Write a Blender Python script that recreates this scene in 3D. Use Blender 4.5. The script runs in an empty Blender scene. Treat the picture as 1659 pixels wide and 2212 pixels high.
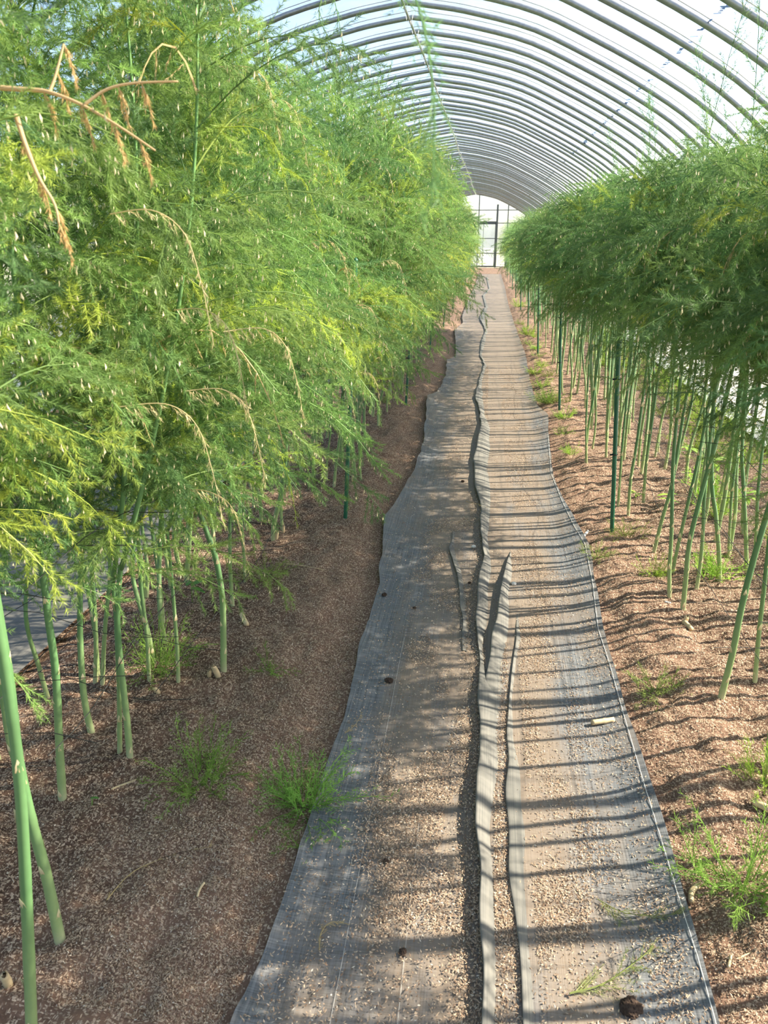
import bpy, math, random
import numpy as np
from mathutils import Vector, Matrix

C = bpy.context.scene.collection
SC = bpy.context.scene
PI = math.pi
R = math.radians

# ------------------------------------------------------------------ camera
cam_d = bpy.data.cameras.new('camera')
cam = bpy.data.objects.new('camera', cam_d); C.objects.link(cam)
cam_d.sensor_fit = 'VERTICAL'; cam_d.sensor_height = 36.0; cam_d.lens = 26.0
cam_d.clip_start = 0.02; cam_d.clip_end = 400
cam.location = (0, 0, 1.5)
cam.rotation_euler = (R(90 - 20.623), 0, R(7.627))
cam_d.dof.use_dof = True; cam_d.dof.focus_distance = 3.4; cam_d.dof.aperture_fstop = 9.0
SC.camera = cam

# ------------------------------------------------------------------ sky, sun, exposure
SUN_EL, SUN_AZ = 38.0, 75.0          # azimuth clockwise from +Y
W = bpy.data.worlds.new('sky'); SC.world = W; W.use_nodes = True
wn = W.node_tree.nodes; wl = W.node_tree.links
bg = wn['Background']
sky = wn.new('ShaderNodeTexSky'); sky.sky_type = 'NISHITA'; sky.sun_disc = False
sky.sun_elevation = R(SUN_EL); sky.sun_rotation = R(SUN_AZ)
sky.air_density = 1.0; sky.dust_density = 1.2; sky.ozone_density = 1.0
wl.new(sky.outputs[0], bg.inputs[0]); bg.inputs[1].default_value = 0.33
sun_d = bpy.data.lights.new('sun', 'SUN'); sun_d.energy = 16.5; sun_d.angle = R(0.55)
sun_d.color = (1.0, 0.88, 0.70)
sun = bpy.data.objects.new('sun', sun_d); C.objects.link(sun)
sdir = Vector((math.sin(R(SUN_AZ)) * math.cos(R(SUN_EL)), math.cos(R(SUN_AZ)) * math.cos(R(SUN_EL)), math.sin(R(SUN_EL))))
sun.rotation_euler = sdir.to_track_quat('Z', 'Y').to_euler()
sun.location = (8, 4, 9)
SC.view_settings.view_transform = 'Standard'; SC.view_settings.look = 'None'
SC.view_settings.gamma = 1.0; SC.view_settings.exposure = 0.12
SC.view_settings.use_curve_mapping = False
SC.cycles.max_bounces = 5; SC.cycles.diffuse_bounces = 3; SC.cycles.glossy_bounces = 3
SC.cycles.transmission_bounces = 4; SC.cycles.transparent_max_bounces = 10
SC.cycles.caustics_reflective = False; SC.cycles.caustics_refractive = False
SC.cycles.sample_clamp_indirect = 4.0
SC.cycles.adaptive_threshold = 0.06

# ------------------------------------------------------------------ measured layout (world metres)
edgeL = [[-0.439, 0.884], [-0.435, 0.989], [-0.424, 1.114], [-0.418, 1.245], [-0.418, 1.352], [-0.415, 1.539], [-0.418, 1.703], [-0.408, 1.896], [-0.401, 2.15], [-0.422, 2.457], [-0.428, 2.759], [-0.427, 3.004], [-0.46, 3.339], [-0.505, 3.778], [-0.472, 4.166], [-0.428, 4.731], [-0.424, 5.438], [-0.48, 6.351], [-0.53, 7.088], [-0.445, 7.368], [-0.417, 8.362], [-0.462, 9.402], [-0.363, 9.794], [-0.5, 12.502], [-0.398, 13.527], [-0.455, 14.698], [-0.448, 17.172], [-0.431, 19.811], [-0.373, 22.963], [-0.37, 26.973]]
edgeR = [[0.525, 1.013], [0.528, 1.118], [0.53, 1.231], [0.529, 1.372], [0.533, 1.584], [0.528, 1.87], [0.522, 2.116], [0.524, 2.42], [0.519, 2.69], [0.546, 3.11], [0.567, 3.534], [0.543, 3.848], [0.505, 4.255], [0.486, 4.701], [0.528, 5.702], [0.571, 6.405], [0.507, 6.856], [0.5, 7.987], [0.536, 9.914], [0.513, 11.762], [0.499, 13.647], [0.485, 17.297], [0.517, 23.493], [0.504, 27.09]]
cord = [[0.516, 1.011], [0.519, 1.116], [0.52, 1.23], [0.516, 1.383], [0.514, 1.551], [0.51, 1.808], [0.507, 2.114], [0.507, 2.418], [0.501, 2.687], [0.532, 3.108], [0.548, 3.532], [0.523, 3.778], [0.498, 4.174], [0.474, 4.75], [0.521, 5.701]]
fold1 = [[0.059, 0.95, 0.091, 0.954, 0.03], [0.06, 1.055, 0.086, 1.058, 0.03], [0.059, 1.168, 0.085, 1.172, 0.03], [0.056, 1.284, 0.083, 1.287, 0.03], [0.048, 1.415, 0.079, 1.419, 0.03], [0.039, 1.566, 0.077, 1.571, 0.032], [0.038, 1.744, 0.091, 1.752, 0.035], [0.039, 1.955, 0.11, 1.965, 0.035], [0.04, 2.154, 0.119, 2.165, 0.03], [0.034, 2.386, 0.065, 2.39, 0.018], [0.025, 2.517, 0.054, 2.521, 0.022], [0.019, 2.698, 0.064, 2.704, 0.025], [0.019, 2.904, 0.071, 2.911, 0.03], [0.028, 3.138, 0.075, 3.144, 0.03], [0.048, 3.351, 0.086, 3.356, 0.03], [0.022, 3.646, 0.07, 3.652, 0.03], [0.028, 3.995, 0.07, 4.0, 0.025], [-0.022, 4.399, 0.081, 4.413, 0.03], [-0.034, 5.0, 0.069, 5.014, 0.035], [-0.016, 5.492, 0.082, 5.506, 0.04], [0.0, 5.923, 0.09, 5.935, 0.035], [-0.014, 6.414, 0.043, 6.421, 0.03], [-0.064, 7.194, 0.039, 7.208, 0.035], [-0.036, 8.185, 0.035, 8.194, 0.03], [0.008, 9.113, 0.058, 9.12, 0.03], [-0.057, 9.835, 0.003, 9.843, 0.02], [-0.047, 11.165, 0.061, 11.18, 0.03], [-0.001, 12.569, 0.075, 12.579, 0.03], [-0.114, 14.33, 0.058, 14.353, 0.04], [-0.024, 16.672, 0.095, 16.688, 0.03], [-0.113, 19.854, 0.004, 19.869, 0.03], [0.048, 22.43, 0.128, 22.441, 0.03], [-0.059, 28.467, 0.075, 28.484, 0.03]]
fold2 = [[0.052, 1.957, 0.098, 1.963, 0.004], [0.057, 2.104, 0.113, 2.112, 0.012], [0.062, 2.269, 0.124, 2.277, 0.022], [0.082, 2.524, 0.135, 2.531, 0.03], [0.106, 2.789, 0.148, 2.795, 0.032], [0.134, 3.103, 0.17, 3.108, 0.03], [0.16, 3.338, 0.178, 3.34, 0.018], [0.172, 3.452, 0.179, 3.453, 0.006]]
fold3 = [[0.138, 0.961, 0.177, 0.966, 0.015], [0.137, 1.065, 0.174, 1.07, 0.014], [0.137, 1.235, 0.17, 1.239, 0.014], [0.127, 1.425, 0.177, 1.432, 0.014], [0.124, 1.578, 0.176, 1.585, 0.014], [0.125, 1.756, 0.171, 1.762, 0.013], [0.13, 1.968, 0.158, 1.971, 0.014], [0.138, 2.167, 0.159, 2.17, 0.012], [0.152, 2.371, 0.176, 2.374, 0.01], [0.173, 2.607, 0.195, 2.61, 0.008], [0.192, 2.842, 0.207, 2.844, 0.003]]
fold4 = [[-0.027, 2.476, -0.006, 2.478, 0.004], [-0.037, 2.653, -0.011, 2.656, 0.01], [-0.055, 2.894, -0.021, 2.898, 0.012], [-0.081, 3.123, -0.053, 3.127, 0.012], [-0.125, 3.442, -0.101, 3.445, 0.012], [-0.122, 3.692, -0.107, 3.694, 0.004]]
heroL = [[[-0.794, 0.861, 0.04], [-0.737, 0.861, 0.394], [-0.698, 0.861, 0.677], [-0.684, 0.861, 0.852], [-0.68, 0.861, 0.947]], [[-0.868, 1.09, 0.04], [-0.868, 1.09, 0.228], [-0.876, 1.09, 0.388], [-0.876, 1.09, 0.527], [-0.867, 1.09, 0.637], [-0.859, 1.09, 0.741]], [[-1.099, 1.5, 0.04], [-1.074, 1.5, 0.236], [-1.048, 1.5, 0.453], [-1.042, 1.5, 0.601], [-1.037, 1.5, 0.678]], [[-0.986, 1.68, 0.04], [-0.977, 1.68, 0.172], [-0.971, 1.68, 0.36], [-0.961, 1.68, 0.508], [-0.931, 1.68, 0.664]], [[-1.027, 1.695, 0.04], [-0.998, 1.695, 0.255], [-0.986, 1.695, 0.379], [-0.974, 1.695, 0.513]], [[-1.099, 2.067, 0.04], [-1.086, 2.067, 0.215], [-1.084, 2.067, 0.407], [-1.074, 2.067, 0.557]], [[-1.0, 2.08, 0.04], [-0.989, 2.08, 0.179], [-0.982, 2.08, 0.374], [-0.978, 2.08, 0.557]], [[-0.869, 2.171, 0.04], [-0.856, 2.171, 0.192], [-0.849, 2.171, 0.336], [-0.858, 2.171, 0.466], [-0.879, 2.171, 0.558], [-0.909, 2.171, 0.671]], [[-0.986, 2.629, 0.04], [-0.984, 2.629, 0.199], [-0.972, 2.629, 0.384], [-0.957, 2.629, 0.56]], [[-1.016, 2.89, 0.04], [-1.013, 2.89, 0.232], [-1.015, 2.89, 0.405], [-1.015, 2.89, 0.531]], [[-1.023, 3.378, 0.04], [-1.014, 3.378, 0.129], [-0.975, 3.378, 0.268], [-0.944, 3.378, 0.426]], [[-1.005, 3.507, 0.04], [-1.011, 3.507, 0.157], [-0.99, 3.507, 0.335]], [[-1.287, 2.042, 0.04], [-1.261, 2.042, 0.181], [-1.245, 2.042, 0.323], [-1.236, 2.042, 0.443]], [[-1.259, 2.037, 0.04], [-1.23, 2.037, 0.186], [-1.204, 2.037, 0.312], [-1.172, 2.037, 0.45]], [[-1.267, 2.824, 0.04], [-1.24, 2.824, 0.181], [-1.217, 2.824, 0.335], [-1.193, 2.824, 0.463]], [[-0.883, 4.255, 0.04], [-0.865, 4.255, 0.19], [-0.835, 4.255, 0.394]], [[-0.776, 4.428, 0.04], [-0.788, 4.428, 0.262], [-0.8, 4.428, 0.44]], [[-0.738, 4.414, 0.04], [-0.75, 4.414, 0.268], [-0.759, 4.414, 0.473]], [[-1.034, 4.327, 0.04], [-1.023, 4.327, 0.192], [-1.008, 4.327, 0.37]], [[-0.951, 4.357, 0.04], [-0.941, 4.357, 0.187], [-0.916, 4.357, 0.365]]]
heroR = [[[0.834, 2.216, 0.04], [0.844, 2.216, 0.21], [0.845, 2.216, 0.38], [0.853, 2.216, 0.541], [0.867, 2.216, 0.696], [0.879, 2.216, 0.814]], [[0.98, 2.331, 0.04], [0.96, 2.331, 0.221], [0.947, 2.331, 0.394], [0.934, 2.331, 0.559], [0.925, 2.331, 0.717]], [[0.864, 2.857, 0.04], [0.856, 2.857, 0.167], [0.848, 2.857, 0.351], [0.867, 2.857, 0.585], [0.887, 2.857, 0.771]], [[0.839, 2.979, 0.04], [0.82, 2.979, 0.17], [0.806, 2.979, 0.339], [0.785, 2.979, 0.521], [0.77, 2.979, 0.677]], [[0.961, 3.04, 0.04], [0.959, 3.04, 0.172], [0.947, 3.04, 0.322], [0.929, 3.04, 0.507]], [[1.091, 3.149, 0.04], [1.064, 3.149, 0.174], [1.025, 3.149, 0.347], [0.98, 3.149, 0.534]], [[0.872, 3.483, 0.04], [0.89, 3.483, 0.212], [0.911, 3.483, 0.378], [0.916, 3.483, 0.56]], [[0.907, 3.246, 0.04], [0.916, 3.246, 0.191], [0.929, 3.246, 0.371], [0.945, 3.246, 0.607]], [[0.831, 3.96, 0.04], [0.82, 3.96, 0.241], [0.828, 3.96, 0.449], [0.83, 3.96, 0.65]], [[0.799, 4.104, 0.04], [0.789, 4.104, 0.247], [0.781, 4.104, 0.461]], [[0.72, 4.967, 0.04], [0.713, 4.967, 0.266], [0.728, 4.967, 0.517]], [[0.726, 4.947, 0.04], [0.701, 4.947, 0.239], [0.684, 4.947, 0.489]], [[0.958, 4.204, 0.04], [0.945, 4.204, 0.278], [0.947, 4.204, 0.547]], [[1.245, 3.266, 0.04], [1.203, 3.266, 0.244], [1.154, 3.266, 0.483], [1.122, 3.266, 0.649]], [[1.301, 3.35, 0.04], [1.273, 3.35, 0.26], [1.247, 3.35, 0.481]], [[1.223, 3.474, 0.04], [1.199, 3.474, 0.231], [1.181, 3.474, 0.439]]]
stubs = [[-0.906, 2.131, 0.04], [-0.874, 2.135, 0.04], [-1.038, 2.006, 0.04], [-1.007, 3.38, 0.04], [0.846, 2.756, 0.04], [-0.996, 3.476, 0.04], [-0.783, 4.361, 0.04], [-0.915, 0.976, 0.04]]
clods = [[-0.282, 2.234, 0.012], [-0.386, 2.892, 0.012], [-0.244, 2.794, 0.012], [0.361, 1.122, 0.012], [-0.185, 1.43, 0.012], [-0.117, 1.185, 0.012], [-0.097, 4.538, 0.012], [-0.016, 3.068, 0.012]]
bits = {'cane': [[0.401, 2.068, 0.012], [0.473, 2.093, 0.012]], 'pale_a': [[0.783, 1.723, 0.05], [0.832, 1.683, 0.05]], 'pale_b': [[0.548, 1.401, 0.05], [0.576, 1.452, 0.05]], 'pale_c': [[0.843, 2.749, 0.05], [0.856, 2.691, 0.05]], 'pale_d': [[-0.925, 2.559, 0.05], [-0.879, 2.481, 0.05]], 'chip_a': [[0.801, 2.903, 0.05], [0.821, 2.893, 0.05]], 'chip_b': [[0.549, 3.644, 0.03], [0.588, 3.739, 0.03]], 'straw_a': [[0.58, 1.226, 0.05], [0.593, 1.255, 0.05]], 'straw_b': [[0.587, 1.241, 0.05], [0.657, 1.281, 0.05]], 'twig_l': [[-0.977, 1.547, 0.05], [-0.918, 1.596, 0.05]], 'twig_m': [[-0.875, 3.089, 0.05], [-0.688, 3.046, 0.05]], 'leafbit': [[-0.612, 1.246, 0.05], [-0.61, 1.287, 0.05]]}
weeds = [[-0.752, 1.623, 0.03], [-0.445, 1.617, 0.03], [-0.929, 2.923, 0.03], [-0.714, 2.208, 0.03], [0.666, 1.429, 0.03], [0.845, 1.818, 0.03], [0.638, 2.272, 0.03], [0.594, 6.93, 0.03], [0.577, 8.532, 0.03], [0.818, 3.205, 0.03], [1.084, 3.192, 0.03], [0.654, 11.82, 0.03], [0.677, 16.432, 0.03], [-0.942, 6.724, 0.03], [-0.901, 4.729, 0.03], [1.294, 4.012, 0.03], [-1.109, 2.155, 0.03], [0.767, 3.673, 0.03], [0.593, 3.412, 0.03], [-0.401, 1.46, 0.03], [0.585, 1.531, 0.03]]
broad = [[-1.178, 2.666, 0.04], [-0.999, 1.478, 0.04], [1.066, 4.102, 0.04], [0.905, 4.197, 0.04], [1.532, 4.242, 0.04], [1.391, 5.057, 0.04], [1.52, 4.864, 0.04], [1.702, 4.992, 0.04]]
fernfall = [[[0.239, 1.131, 0.012], [0.309, 1.161, 0.012], [0.375, 1.212, 0.012], [0.435, 1.265, 0.012]], [[-0.3, 1.161, 0.012], [-0.305, 1.201, 0.012], [-0.288, 1.23, 0.012], [-0.256, 1.232, 0.012]], [[-0.38, 1.907, 0.012], [-0.355, 1.958, 0.012], [-0.347, 2.02, 0.012]], [[-0.068, 4.105, 0.012], [0.0, 4.035, 0.012], [0.04, 3.98, 0.012], [0.119, 4.013, 0.012]], [[0.328, 1.38, 0.012], [0.387, 1.349, 0.012], [0.46, 1.346, 0.012], [0.512, 1.347, 0.012]], [[-0.811, 1.195, 0.012], [-0.787, 1.278, 0.012], [-0.72, 1.344, 0.012], [-0.626, 1.386, 0.012]]]
stone = [[-0.007, 3.482, 0.01], [0.183, 3.079, 0.01]]
brown = [[[-0.644, 1.005, 1.676], [-0.597, 1.01, 1.673], [-0.569, 1.012, 1.67], [-0.525, 1.012, 1.654], [-0.477, 1.009, 1.628], [-0.431, 1.004, 1.6]], [[-0.569, 1.012, 1.67], [-0.563, 1.021, 1.689], [-0.554, 1.037, 1.728]], [[-0.525, 1.012, 1.654], [-0.497, 1.023, 1.673], [-0.462, 1.031, 1.681], [-0.406, 1.039, 1.683]], [[-0.61, 0.996, 1.642], [-0.597, 0.985, 1.609], [-0.577, 0.972, 1.567], [-0.556, 0.963, 1.536], [-0.549, 0.955, 1.511]]]
wisp = [[[-0.151, 1.13, 1.831], [-0.101, 0.946, 1.756], [-0.066, 0.756, 1.67], [-0.049, 0.658, 1.604], [-0.045, 0.62, 1.557], [-0.044, 0.594, 1.518]], [[-0.395, 1.753, 1.997], [-0.351, 1.666, 1.895], [-0.303, 1.589, 1.816], [-0.285, 1.569, 1.758]], [[-0.382, 1.878, 2.039], [-0.346, 1.799, 1.959], [-0.309, 1.708, 1.847], [-0.276, 1.672, 1.742]]]
printk = [1.055, 1.093, 1.039, 1.084]

# ------------------------------------------------------------------ helpers
rng = np.random.default_rng(7)
random.seed(7)

def tag(o, label=None, cat=None, group=None, kind=None):
    if label: o['label'] = label
    if cat: o['category'] = cat
    if group: o['group'] = group
    if kind: o['kind'] = kind
    return o

def empty(name, loc, rz=0.0, rot=None):
    o = bpy.data.objects.new(name, None); C.objects.link(o)
    o.empty_display_size = 0.1
    o.location = loc; o.rotation_euler = rot if rot else (0, 0, rz)
    return o

def link(name, mesh, parent=None, loc=None):
    o = bpy.data.objects.new(name, mesh); C.objects.link(o)
    if parent is not None: o.parent = parent
    if loc is not None: o.location = loc
    return o

def mat(name, build):
    m = bpy.data.materials.new(name); m.use_nodes = True
    nt = m.node_tree; nt.nodes.clear()
    out = nt.nodes.new('ShaderNodeOutputMaterial')
    def N(t, **kw):
        n = nt.nodes.new(t)
        for k, v in kw.items():
            if k.startswith('_'): setattr(n, k[1:], v)
            else: n.inputs[k.replace('__', ' ')].default_value = v
        return n
    def K(a, ao, b, bi):
        nt.links.new(a.outputs[ao], b.inputs[bi])
    sh = build(N, K)
    nt.links.new(sh.outputs[0], out.inputs[0])
    return m

def soup(name, tris, cols=None, mats=()):
    """triangle soup (N,3,3) -> mesh with optional per-point colour"""
    tris = np.ascontiguousarray(tris, np.float32); n = len(tris)
    me = bpy.data.meshes.new(name)
    me.vertices.add(n * 3); me.loops.add(n * 3); me.polygons.add(n)
    me.vertices.foreach_set('co', tris.reshape(-1))
    me.loops.foreach_set('vertex_index', np.arange(n * 3, dtype=np.int32))
    me.polygons.foreach_set('loop_start', np.arange(0, n * 3, 3, dtype=np.int32))
    if cols is not None:
        a = me.color_attributes.new('Col', 'FLOAT_COLOR', 'POINT')
        c = np.ones((n, 3, 4), np.float32); c[:, :, :3] = np.asarray(cols, np.float32).reshape(n, -1, 3)
        a.data.foreach_set('color', c.reshape(-1))
    for m in mats: me.materials.append(m)
    me.update()
    return me

class MB:
    """collects vertices and faces of one part"""
    def __init__(s): s.v = []; s.f = []; s.c = []
    def tube(s, P, rad, n=6, col=None, cap=True):
        P = np.asarray(P, float); k = len(P)
        rad = np.broadcast_to(np.asarray(rad, float), (k,))
        T = np.gradient(P, axis=0); T /= np.linalg.norm(T, axis=1)[:, None] + 1e-12
        ref = np.array([0, 0, 1.]) if abs(T[0][2]) < .9 else np.array([1., 0, 0])
        b = len(s.v); u = np.cross(T[0], ref); u /= np.linalg.norm(u)
        for i in range(k):
            u = u - T[i] * (u @ T[i]); u /= np.linalg.norm(u) + 1e-12
            w = np.cross(T[i], u)
            for j in range(n):
                a = 2 * PI * j / n
                s.v.append(tuple(P[i] + rad[i] * (math.cos(a) * u + math.sin(a) * w)))
                s.c.append(col[i] if (col is not None and np.ndim(col) == 2) else (col if col is not None else (1, 1, 1)))
        for i in range(k - 1):
            for j in range(n):
                s.f.append((b + i * n + j, b + i * n + (j + 1) % n, b + (i + 1) * n + (j + 1) % n, b + (i + 1) * n + j))
        if cap:
            s.f.append(tuple(b + j for j in range(n))[::-1]); s.f.append(tuple(b + (k - 1) * n + j for j in range(n)))
        return s
    def box(s, c, d, col=(1, 1, 1)):
        b = len(s.v); cx, cy, cz = c; x, y, z = d[0] / 2, d[1] / 2, d[2] / 2
        for i in (-1, 1):
            for j in (-1, 1):
                for k in (-1, 1):
                    s.v.append((cx + i * x, cy + j * y, cz + k * z)); s.c.append(col)
        for q in ((0, 1, 3, 2), (4, 6, 7, 5), (0, 4, 5, 1), (2, 3, 7, 6), (0, 2, 6, 4), (1, 5, 7, 3)):
            s.f.append(tuple(b + i for i in q))
        return s
    def tri(s, a, b_, c, col=(1, 1, 1)):
        b = len(s.v); s.v += [tuple(a), tuple(b_), tuple(c)]; s.c += [col] * 3; s.f.append((b, b + 1, b + 2)); return s
    def mesh(s, name, m, smooth=True):
        me = bpy.data.meshes.new(name); me.from_pydata(s.v, [], s.f)
        if s.c:
            a = me.color_attributes.new('Col', 'FLOAT_COLOR', 'POINT')
            c = np.ones((len(s.v), 4), np.float32); c[:, :3] = np.array(s.c, np.float32)
            a.data.foreach_set('color', c.reshape(-1))
        for x in (m if isinstance(m, (list, tuple)) else [m]): me.materials.append(x)
        if smooth: me.polygons.foreach_set('use_smooth', [True] * len(me.polygons))
        me.update(); return me

def grid_mesh(name, X, Y, Z, m, cols=None, smooth=True):
    """structured grid, arrays (ny, nx)"""
    ny, nx = X.shape
    v = np.stack([X, Y, Z], -1).reshape(-1, 3).astype(np.float32)
    i = (np.arange(ny - 1)[:, None] * nx + np.arange(nx - 1)[None, :]).reshape(-1)
    q = np.stack([i, i + 1, i + 1 + nx, i + nx], 1).astype(np.int32)
    me = bpy.data.meshes.new(name)
    me.vertices.add(len(v)); me.loops.add(q.size); me.polygons.add(len(q))
    me.vertices.foreach_set('co', v.reshape(-1)); me.loops.foreach_set('vertex_index', q.reshape(-1))
    me.polygons.foreach_set('loop_start', np.arange(0, q.size, 4, dtype=np.int32))
    me.materials.append(m); me.update()
    if smooth: me.polygons.foreach_set('use_smooth', [True] * len(q))
    return me

def vnoise(x, y, seed=0):
    x = np.asarray(x, float); y = np.asarray(y, float)
    xi = np.floor(x).astype(np.int64); yi = np.floor(y).astype(np.int64); fx = x - xi; fy = y - yi
    fx = fx * fx * (3 - 2 * fx); fy = fy * fy * (3 - 2 * fy)
    def h(a, b):
        n = (a * 374761393 + b * 668265263 + seed * 1442695041) & 0x7fffffff
        n = ((n ^ (n >> 13)) * 1274126177) & 0x7fffffff
        return ((n ^ (n >> 16)) & 0xffff) / 65535.0
    return (h(xi, yi) * (1 - fx) + h(xi + 1, yi) * fx) * (1 - fy) + (h(xi, yi + 1) * (1 - fx) + h(xi + 1, yi + 1) * fx) * fy

def sstep(a, b, x):
    t = np.clip((x - a) / (b - a), 0, 1); return t * t * (3 - 2 * t)

eL = np.array(edgeL); eR = np.array(edgeR)
def edge_l(y): return np.interp(y, eL[:, 1], eL[:, 0])
def edge_r(y): return np.interp(y, eR[:, 1], eR[:, 0])

def ground(x, y):
    """height of the soil; the two mulched beds stand a little proud of the path"""
    x = np.asarray(x, float); y = np.asarray(y, float)
    a = np.abs(x)
    bed = .042 * sstep(.44, .74, a) * (1 - sstep(1.42, 1.62, a))
    bed = bed + .042 * sstep(2.25, 2.5, -x) * (1 - sstep(3.2, 3.4, -x))
    lump = (vnoise(x * 9, y * 9, 1) - .5) * .030 + (vnoise(x * 24, y * 24, 2) - .5) * .022 + (vnoise(x * 60, y * 60, 3) - .5) * .009
    onbed = sstep(.46, .62, a)
    return bed + lump * onbed - .012 * (1 - onbed)

def smooth_path(P, n):
    P = np.asarray(P, float); k = len(P)
    t = np.linspace(0, k - 1, n); out = []
    for u in t:
        i = min(int(u), k - 2); f = u - i
        p0, p1, p2, p3 = P[max(i - 1, 0)], P[i], P[i + 1], P[min(i + 2, k - 1)]
        out.append(.5 * (2 * p1 + (p2 - p0) * f + (2 * p0 - 5 * p1 + 4 * p2 - p3) * f * f + (3 * p1 - p0 - 3 * p2 + p3) * f ** 3))
    return np.array(out)

# ------------------------------------------------------------------ materials
def colmat(name, rough=.6, trans=0.0, sat=1.0, spec=.3, noise=None):
    def b(N, K):
        a = N('ShaderNodeVertexColor', _layer_name='Col')
        src, so = a, 0
        if noise:
            tc = N('ShaderNodeTexCoord'); no = N('ShaderNodeTexNoise', Scale=noise[0], Detail=3.0)
            K(tc, 'Object', no, 'Vector')
            mr = N('ShaderNodeMapRange'); mr.inputs[3].default_value = 1 - noise[1]; mr.inputs[4].default_value = 1 + noise[1]
            K(no, 'Fac', mr, 0)
            mx = N('ShaderNodeVectorMath', _operation='MULTIPLY'); K(a, 0, mx, 0); K(mr, 0, mx, 1); src = mx
        p = N('ShaderNodeBsdfPrincipled', Roughness=rough); p.inputs['Specular IOR Level'].default_value = spec
        K(src, 0, p, 'Base Color')
        if trans <= 0: return p
        t = N('ShaderNodeBsdfTranslucent'); K(src, 0, t, 0)
        ms = N('ShaderNodeMixShader', Fac=trans); K(p, 0, ms, 1); K(t, 0, ms, 2)
        return ms
    return mat(name, b)

M_needle = None
def _needle(N, K):
    a = N('ShaderNodeVertexColor', _layer_name='Col')
    oi = N('ShaderNodeObjectInfo')
    hs = N('ShaderNodeHueSaturation')
    m1 = N('ShaderNodeMapRange'); m1.inputs[3].default_value = .485; m1.inputs[4].default_value = .51
    m2 = N('ShaderNodeMapRange'); m2.inputs[3].default_value = .85; m2.inputs[4].default_value = 1.15
    K(oi, 'Random', m1, 0); K(oi, 'Random', m2, 0)
    K(m1, 0, hs, 'Hue'); K(m2, 0, hs, 'Value'); K(a, 0, hs, 'Color')
    d = N('ShaderNodeBsdfPrincipled', Roughness=.5); d.inputs['Specular IOR Level'].default_value = .25
    t = N('ShaderNodeBsdfTranslucent')
    K(hs, 0, d, 'Base Color'); K(hs, 0, t, 0)
    ms = N('ShaderNodeMixShader', Fac=.45); K(d, 0, ms, 1); K(t, 0, ms, 2)
    return ms
M_needle = mat('fern needles', _needle)
M_dry = colmat('withered fern', .7, .3)
M_stalk = colmat('waxy stalk', .42, 0, spec=.4, noise=(60, .12))
M_cream = colmat('dry scales', .7, .25)
M_husk = colmat('rice husks', .75, .15)

def _soil(N, K):
    g = N('ShaderNodeNewGeometry')
    n1 = N('ShaderNodeTexNoise', Scale=7.0, Detail=6.0, Roughness=.65); K(g, 'Position', n1, 'Vector')
    n2 = N('ShaderNodeTexNoise', Scale=70.0, Detail=4.0, Roughness=.7); K(g, 'Position', n2, 'Vector')
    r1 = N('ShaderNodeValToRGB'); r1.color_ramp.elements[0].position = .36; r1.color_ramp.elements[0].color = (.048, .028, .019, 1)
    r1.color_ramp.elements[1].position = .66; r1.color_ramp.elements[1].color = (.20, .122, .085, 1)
    ad = N('ShaderNodeMath', _operation='ADD'); ml = N('ShaderNodeMath', _operation='MULTIPLY'); ml.inputs[1].default_value = .5
    K(n1, 'Fac', ad, 0); K(n2, 'Fac', ad, 1); K(ad, 0, ml, 0)
    # pale dry husk at the bed margins, with missing sunlight painted into the colour
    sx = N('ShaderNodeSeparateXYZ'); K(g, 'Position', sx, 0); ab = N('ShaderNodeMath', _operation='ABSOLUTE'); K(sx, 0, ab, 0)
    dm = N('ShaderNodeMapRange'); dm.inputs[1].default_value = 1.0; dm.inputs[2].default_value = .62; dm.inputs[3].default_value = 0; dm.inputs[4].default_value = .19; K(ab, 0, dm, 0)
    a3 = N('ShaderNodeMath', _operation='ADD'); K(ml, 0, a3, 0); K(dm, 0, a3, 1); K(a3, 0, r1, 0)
    # pale mulch flecks
    wn_ = N('ShaderNodeTexNoise', Scale=90.0, Detail=1.0); K(g, 'Position', wn_, 'Vector')
    wv = N('ShaderNodeVectorMath', _operation='SCALE'); wv.inputs[3].default_value = .008; K(wn_, 'Color', wv, 0)
    wp = N('ShaderNodeVectorMath', _operation='ADD'); K(g, 'Position', wp, 0); K(wv, 0, wp, 1)
    mu = None
    for sc in ((1, 2.7, 1), (2.7, 1, 1)):
        mp = N('ShaderNodeMapping'); mp.inputs['Scale'].default_value = sc; K(wp, 0, mp, 'Vector')
        vo = N('ShaderNodeTexVoronoi', Scale=105.0); K(mp, 0, vo, 'Vector')
        sp = N('ShaderNodeSeparateColor'); K(vo, 'Color', sp, 0)
        th = N('ShaderNodeMath', _operation='GREATER_THAN'); th.inputs[1].default_value = .62; K(sp, 0, th, 0)
        sm = N('ShaderNodeMath', _operation='LESS_THAN'); sm.inputs[1].default_value = .50; K(vo, 'Distance', sm, 0)
        m1 = N('ShaderNodeMath', _operation='MULTIPLY'); K(th, 0, m1, 0); K(sm, 0, m1, 1)
        v1 = N('ShaderNodeMath', _operation='MULTIPLY'); K(m1, 0, v1, 0); K(sp, 1, v1, 1)
        if mu is None: mu = v1
        else:
            mm = N('ShaderNodeMath', _operation='MAXIMUM'); K(mu, 0, mm, 0); K(v1, 0, mm, 1); mu = mm
    mx = N('ShaderNodeMix', _data_type='RGBA'); mx.inputs[7].default_value = (.62, .47, .34, 1)
    K(mu, 0, mx, 0); K(r1, 0, mx, 6)
    p = N('ShaderNodeBsdfPrincipled', Roughness=.9); p.inputs['Specular IOR Level'].default_value = .1
    K(mx, 2, p, 'Base Color')
    bu = N('ShaderNodeBump', Strength=.6, Distance=.012); K(n2, 'Fac', bu, 'Height'); K(bu, 0, p, 'Normal')
    return p
M_soil = mat('husk mulched soil', _soil)

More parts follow.
